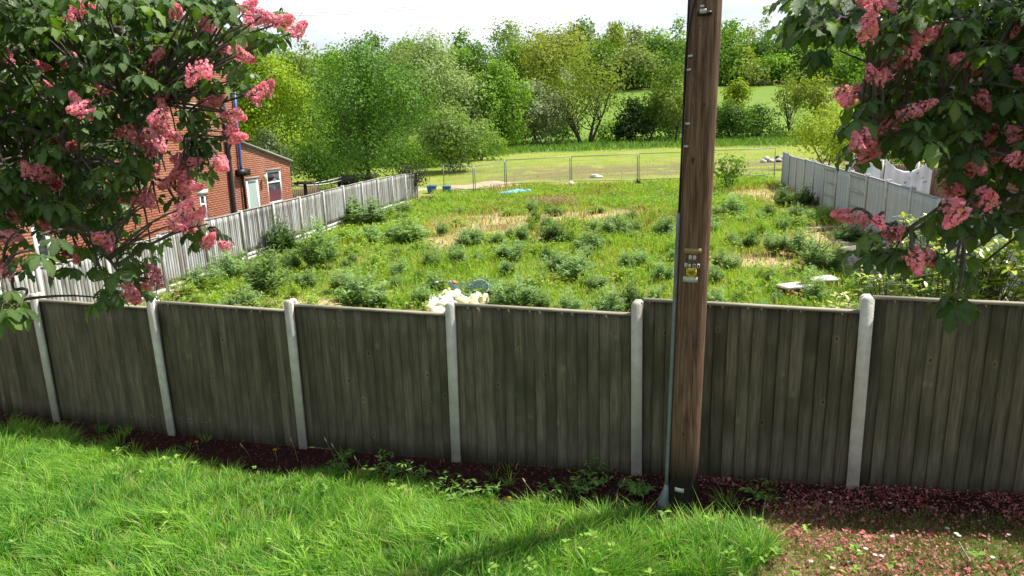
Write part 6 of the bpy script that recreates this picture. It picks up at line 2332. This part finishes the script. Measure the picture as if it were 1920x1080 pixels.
DL = (3.7, 5.0)
chestnut('pink flowering chestnut hanging in from the top left corner', (-6.4, 3.6), (-5.2, 3.9, 3.6), [
    [(0.085, 1), (-120, -60, 4.6), (30, 8, 4.5), (90, 60, 4.4), (150, 125, 4.3), (215, 165, 4.2), (290, 195, 4.1)],
    [(0.075, 2), (-40, -160, 5.0), (120, -20, 4.8), (195, 45, 4.6), (250, 75, 4.5), (310, 140, 4.4), (340, 190, 4.3), (358, 250, 4.3)],
    [(0.06, 0), (-90, 130, 4.2), (40, 170, 4.2), (110, 215, 4.1), (122, 275, 4.1), (145, 310, 4.0)],
    [(0.06, -1), (-100, 300, 4.0), (50, 370, 4.0), (150, 420, 4.0), (200, 480, 3.9), (235, 530, 3.9)],
    [(0.065, 3), (60, -220, 5.2), (300, -60, 5.0), (400, 10, 4.9), (480, 20, 4.9), (530, 42, 4.9)],
    [(0.05, 0), (-60, 230, 4.5), (120, 280, 4.5), (250, 320, 4.4), (330, 355, 4.4), (385, 430, 4.4)],
    [(0.05, 0), (100, 80, 4.7), (280, 110, 4.7), (380, 160, 4.7), (430, 230, 4.7), (430, 300, 4.7)],
    [(0.045, -2), (-120, 420, 3.8), (-30, 470, 3.7), (20, 520, 3.7), (30, 560, 3.7)],
], [(-30, -20), (445, -20), (440, 60), (395, 120), (330, 140), (285, 215), (265, 320), (225, 400), (120, 430), (-30, 440)], 360, 14,
    [(480, 60), (455, 45), (500, 55), (530, 20), (440, 80), (405, 150), (420, 165), (365, 140), (350, 160), (330, 205), (345, 225), (355, 250), (375, 230), (390, 255), (385, 280), (370, 270), (345, 275),
     (395, 170), (440, 150), (450, 165), (465, 130), (330, 250), (395, 320), (375, 335), (330, 345), (310, 360), (300, 400), (285, 420), (330, 410), (360, 430), (375, 445), (390, 420), (270, 450), (255, 430),
     (235, 460), (215, 455), (240, 500), (225, 515), (200, 540), (195, 560), (215, 560), (250, 480), (285, 480), (160, 450), (140, 460), (105, 480), (130, 500), (180, 500), (170, 460), (60, 470, 3.3), (40, 430, 3.3), (75, 440, 3.4),
     (10, 570, 3.0), (30, 575, 3.0), (5, 545, 3.1), (95, 400), (60, 390), (300, 300), (310, 320), (270, 350), (280, 330), (20, 480, 3.5), (180, 410), (215, 420)],
    [(15, 110), (85, 160), (72, 125), (160, 12), (128, 30), (212, 150), (300, 186), (296, 100), (330, 22), (455, 105), (442, 98), (480, 180), (440, 215), (425, 250), (440, 258), (412, 310), (395, 195), (385, 130), (372, 118), (262, 240),
     (240, 248), (296, 222), (288, 250), (285, 285), (300, 270), (340, 300), (362, 305), (312, 345), (335, 322), (52, 322), (84, 326), (22, 408), (14, 446), (12, 512, 3.6), (108, 424), (248, 372), (282, 382), (268, 376), (345, 390), (352, 412), (330, 420), (372, 408),
     (393, 450), (385, 458), (240, 545), (252, 552), (284, 505), (150, 472), (185, 446), (106, 346), (136, 276), (462, 18), (510, 38), (532, 40), (395, 48), (116, 116), (155, 205), (345, 360), (355, 350), (270, 265), (310, 240), (488, 32)],
    DL, 0.108, 0.116, 41, [((-5.0, 4.0, 6.4), (2.6, 2.2, 2.0), 3800), ((-6.2, 4.2, 4.2), (1.9, 1.8, 2.2), 2600)], [(398, 165, 475, 425), (296, 336, 400, 374), (255, 402, 330, 442), (30, 415, 110, 455), (262, 470, 330, 540), (318, 190, 350, 300)], (-420, -200, 40, 480), 170)
DR = (2.7, 3.6)
chestnut('pink flowering chestnut hanging in from the top right corner', (5.6, 3.0), (4.4, 3.0, 3.9), [
    [(0.07, 1), (2060, -40, 3.3), (1900, 60, 3.2), (1850, 160, 3.1), (1840, 280, 3.1), (1830, 350, 3.1)],
    [(0.06, 2), (2000, -160, 3.4), (1780, -40, 3.3), (1640, 10, 3.2), (1570, 40, 3.2), (1510, 60, 3.2)],
    [(0.055, 0), (2040, 120, 3.2), (1880, 150, 3.1), (1760, 190, 3.0), (1680, 200, 3.0), (1620, 190, 3.0)],
    [(0.05, 0), (2040, 240, 3.0), (1900, 280, 3.0), (1800, 300, 2.9), (1700, 260, 2.9), (1640, 250, 2.9)],
    [(0.05, -1), (2060, 330, 2.9), (1920, 370, 2.9), (1800, 405, 2.8), (1750, 415, 2.8), (1700, 430, 2.8), (1640, 412, 2.8)],
    [(0.04, -1), (1990, 380, 2.8), (1860, 420, 2.8), (1780, 470, 2.8), (1740, 492, 2.8)],
    [(0.05, 1), (2000, 40, 3.4), (1820, 60, 3.4), (1730, 90, 3.3), (1680, 130, 3.3)],
], [(1480, -20), (1950, -20), (1950, 330), (1880, 300), (1790, 335), (1730, 250), (1640, 265), (1625, 180), (1660, 95), (1600, 55), (1490, 55)], 215, 20,
    [(1530, 90, 3.4), (1545, 100, 3.4), (1485, 40), (1500, 55), (1520, 20), (1575, 95, 3.5), (1620, 170), (1625, 195), (1610, 215), (1625, 230), (1640, 285), (1625, 295), (1665, 255), (1700, 258), (1715, 245), (1730, 230),
     (1785, 345, 3.2), (1800, 350, 3.2), (1800, 310), (1840, 330), (1870, 350), (1670, 425), (1650, 465), (1665, 470), (1680, 465), (1630, 470), (1770, 420), (1790, 410), (1810, 425), (1815, 475), (1800, 505), (1810, 520), (1795, 560), (1785, 550),
     (1875, 400), (1910, 395), (1775, 395), (1830, 395), (1900, 330), (1920, 360)],
    [(1722, 72), (1708, 98), (1738, 60), (1640, 10), (1668, 4), (1634, 138), (1655, 140), (1588, 186), (1600, 178), (1692, 218), (1672, 222), (1712, 208), (1704, 165), (1841, 185), (1795, 120), (1812, 112), (1905, 55), (1918, 140), (1632, 268), (1606, 270),
     (1855, 378), (1838, 388), (1800, 352), (1620, 412), (1648, 416), (1716, 488), (1742, 488), (1850, 262), (1902, 262), (1832, 312), (1795, 402), (1628, 62), (1895, 300), (1870, 290)],
    DR, 0.102, 0.094, 43, [((4.3, 2.6, 6.2), (2.3, 1.7, 1.7), 3600), ((5.0, 3.0, 4.4), (1.3, 1.5, 2.0), 2200)], [(1640, 292, 1768, 402), (1555, 60, 1600, 165), (1690, 495, 1770, 560), (1840, 430, 1930, 560), (1640, 330, 1700, 395)], (1880, -220, 2380, 420), 210)

# ------------------------------------------------------------------ small plants on the verge, overhead wires
def weed_stalk(name, label, px, py, h, seed, c1, c2, n=40, spread=0.12, group=None):
    r = np.random.default_rng(seed)
    q = gp(px, py)
    C, N, T, S = [], [], [], []
    for k in range(n):
        s_ = k % 6
        a_ = s_ * 1.05 + seed
        f = r.uniform(.1, 1)
        p = np.array([math.cos(a_) * spread * f, math.sin(a_) * spread * f, h * f * (0.7 + .3 * math.sin(s_))])
        b = r.uniform(0, 6.283)
        di = np.array([math.cos(b), math.sin(b), .35])
        ln = r.uniform(.05, .10)
        C.append(p + unit(di) * ln / 2)
        T.append(di)
        N.append(np.array([0, 0, 1]) + r.normal(0, .3, 3))
        S.append(ln)
    C, N, T, S = map(np.array, (C, N, T, S))
    V, Q = cards(C, N, S, r.uniform(.2, .4, n), .08, r, T)
    o = link(name, mesh_np(name, V, [Q], M['leaf'], np.repeat(mixc(c1, c2, r.random(n)), 4, 0)), None, q)
    return tag(o, label, 'weed', group)


VW = [(735, 895, .30, 'narrow leaved weed before the fence left of the middle post'), (780, 905, .28, 'second narrow leaved weed before the fence left of the middle post'), (700, 900, .22, 'low weed at the mulch edge left of the narrow leaved pair'), (820, 925, .22, 'spreading weed on the mulch in front of the middle post'),
      (860, 935, .18, 'low weed in front of the middle concrete post'), (1120, 910, .24, 'bright weed at the mulch edge left of the pole'), (1090, 925, .2, 'low weed further left of the pole at the mulch edge'), (1195, 930, .16, 'small round moss green weed beside the pole foot'),
      (920, 930, .18, 'small weed on the mulch right of the middle post'), (1030, 935, .16, 'tiny weed on the mulch between middle post and pole'), (640, 880, .2, 'weed at the grass edge under the third panel'), (1430, 935, .12, 'lone small weed at the edge of the petal lawn')]
for k, (px, py, h, lb) in enumerate(VW):
    weed_stalk('verge_weed', lb, px, py, h, 900 + k, (0.09, 0.19, 0.045), (0.22, 0.36, 0.09), 70 if k != 7 else 160, .14, 'weeds along the mulch edge')
# yellow dandelions on long stalks
for k, (px, py, pyf, lb) in enumerate(((372, 855, 829, 'yellow dandelion by the second fence panel'), (519, 872, 844, 'yellow dandelion below the third concrete post'), (874, 925, 902, 'yellow dandelion in front of the middle post'), (955, 945, 945, 'low yellow dandelion in the weeds right of the middle post'))):
    q = gp(px, py)
    h = max(0.06, pt(px, pyf, q[1])[2] - q[2])
    g = empty('dandelion', q, lb, 'flower', 'dandelions at the grass edge')
    mb = MB()
    mb.tube([(0, 0, 0), (.008, 0, h * .5), (0, 0, h)], .003, 5, col=(.2, .26, .07))
    mb.obj('stalk', M['leaf'], g)
    r = np.random.default_rng(k)
    n = 44
    a_ = r.uniform(0, 6.28, n)
    el = r.uniform(0.1, 1.3, n)
    D = np.stack([np.cos(a_) * np.cos(el), np.sin(a_) * np.cos(el), np.sin(el)], 1)
    V, Q = cards(np.array([0, 0, h]) + D * .012, np.cross(D, [0.3, .2, 1]) + [0, 0, .6], .026, .3, .02, r, D)
    link('flower_head', mesh_np('flower_head', V, [Q], M['petal'], np.full((len(V), 3), (0.85, 0.60, 0.02))), g)
# seed heads of tall grass leaning over the mulch
for k, (px, py, px2, py2) in enumerate(((642, 890, 612, 828), (655, 890, 625, 838), (560, 868, 547, 828), (1010, 950, 985, 905), (690, 900, 668, 862), (470, 860, 455, 838), (1150, 940, 1168, 905), (1350, 960, 1400, 938))):
    q = gp(px, py)
    tp = pt(px2, py2, q[1] + .05) - q
    mb = MB()
    mb.tube([(0, 0, 0), tuple(tp * .55 + [0, 0, .03]), tuple(tp)], [.0025, .002, .0015], 4, col=(.36, .34, .16))
    g = mb.obj('grass_stalk', M['leaf'], None, False, q)
    tag(g, 'pale grass seed stalk leaning over the dark mulch' if k < 6 else 'pale dry stalk beside the pole foot', 'grass stalk', 'seed stalks of tall grass' if k < 6 else 'dry stalks by the pole')
    mb = MB()
    d = unit(tp)
    mb.tube([tuple(tp - d * .01), tuple(tp + d * .02), tuple(tp + d * .05)], [.002, .007, .002], 5, col=(.55, .50, .33))
    mb.obj('seed_head', M['leaf'], g)
# daisies and fallen twig on the petal lawn
r = np.random.default_rng(55)
for k, (px, py) in enumerate(((1608, 1042), (1622, 1038), (1640, 1050), (1652, 1052), (1672, 1015), (1560, 1075), (1797, 1014), (1792, 1010), (1775, 1000), (1668, 952), (1555, 932), (1557, 950), (1860, 1055), (1890, 1012), (1520, 1062), (1590, 1062))):
    q = gp(px, py)
    n = 12
    a_ = np.arange(n) / n * 6.283
    D = np.stack([np.cos(a_), np.sin(a_), 0.15 + 0 * a_], 1)
    V, Q = cards(D * .011, np.array([[0, 0, 1.0]] * n), .017, .5, .02, r, D)
    g = empty('daisy', q + [0, 0, .045], 'small white daisy open on the petal strewn lawn', 'daisy', 'daisies on the petal strewn lawn')
    link('petals', mesh_np('petals', V, [Q], M['petal'], np.full((len(V), 3), (.82, .82, .80))), g)
    lump(.006, k, .6, .1, 8, 5).obj('flower_centre', M['yellow_sign'], g)
    mb = MB()
    mb.tube([(0, 0, -.05), (.004, 0, 0)], .0018, 4, col=(.14, .22, .04))
    mb.obj('stalk', M['leaf'], g)
P_ = [gp(1797, 1022) + [0, 0, .03], gp(1806, 1040) + [0, 0, .035], gp(1818, 1058) + [0, 0, .03], gp(1816, 1075) + [0, 0, .02]]
mb = MB()
mb.tube(P_, [.004, .005, .006, .007], 6)
tag(mb.obj('fallen_twig', M['front_rail'], None, True), 'thin pale twig lying on the petal strewn lawn', 'twig')
# overhead wires
for k, (pts_, rad, lb) in enumerate((([(470, 28, 60), (650, 22, 66), (880, 5, 74), (1100, -14, 80)], .014, 'upper of two close overhead wires in the sky'), ([(470, 32, 60), (650, 27, 66), (880, 10, 74), (1100, -8, 80)], .014, 'lower of two close overhead wires in the sky'),
                                     ([(600, -30, 40), (583, 0, 42), (525, 84, 48), (500, 120, 52)], .010, 'overhead wire slanting down behind the left chestnut'),
                                     ([(1000, 82, 150), (1150, 72, 150), (1296, 48, 150), (1400, 36, 150)], .035, 'far overhead wire crossing the skyline trees left of the pole'))):
    mb = MB()
    mb.tube([pt(*p) for p in pts_], rad, 4)
    tag(mb.obj('overhead_wire', M['wire'], None, True), lb, 'wire')
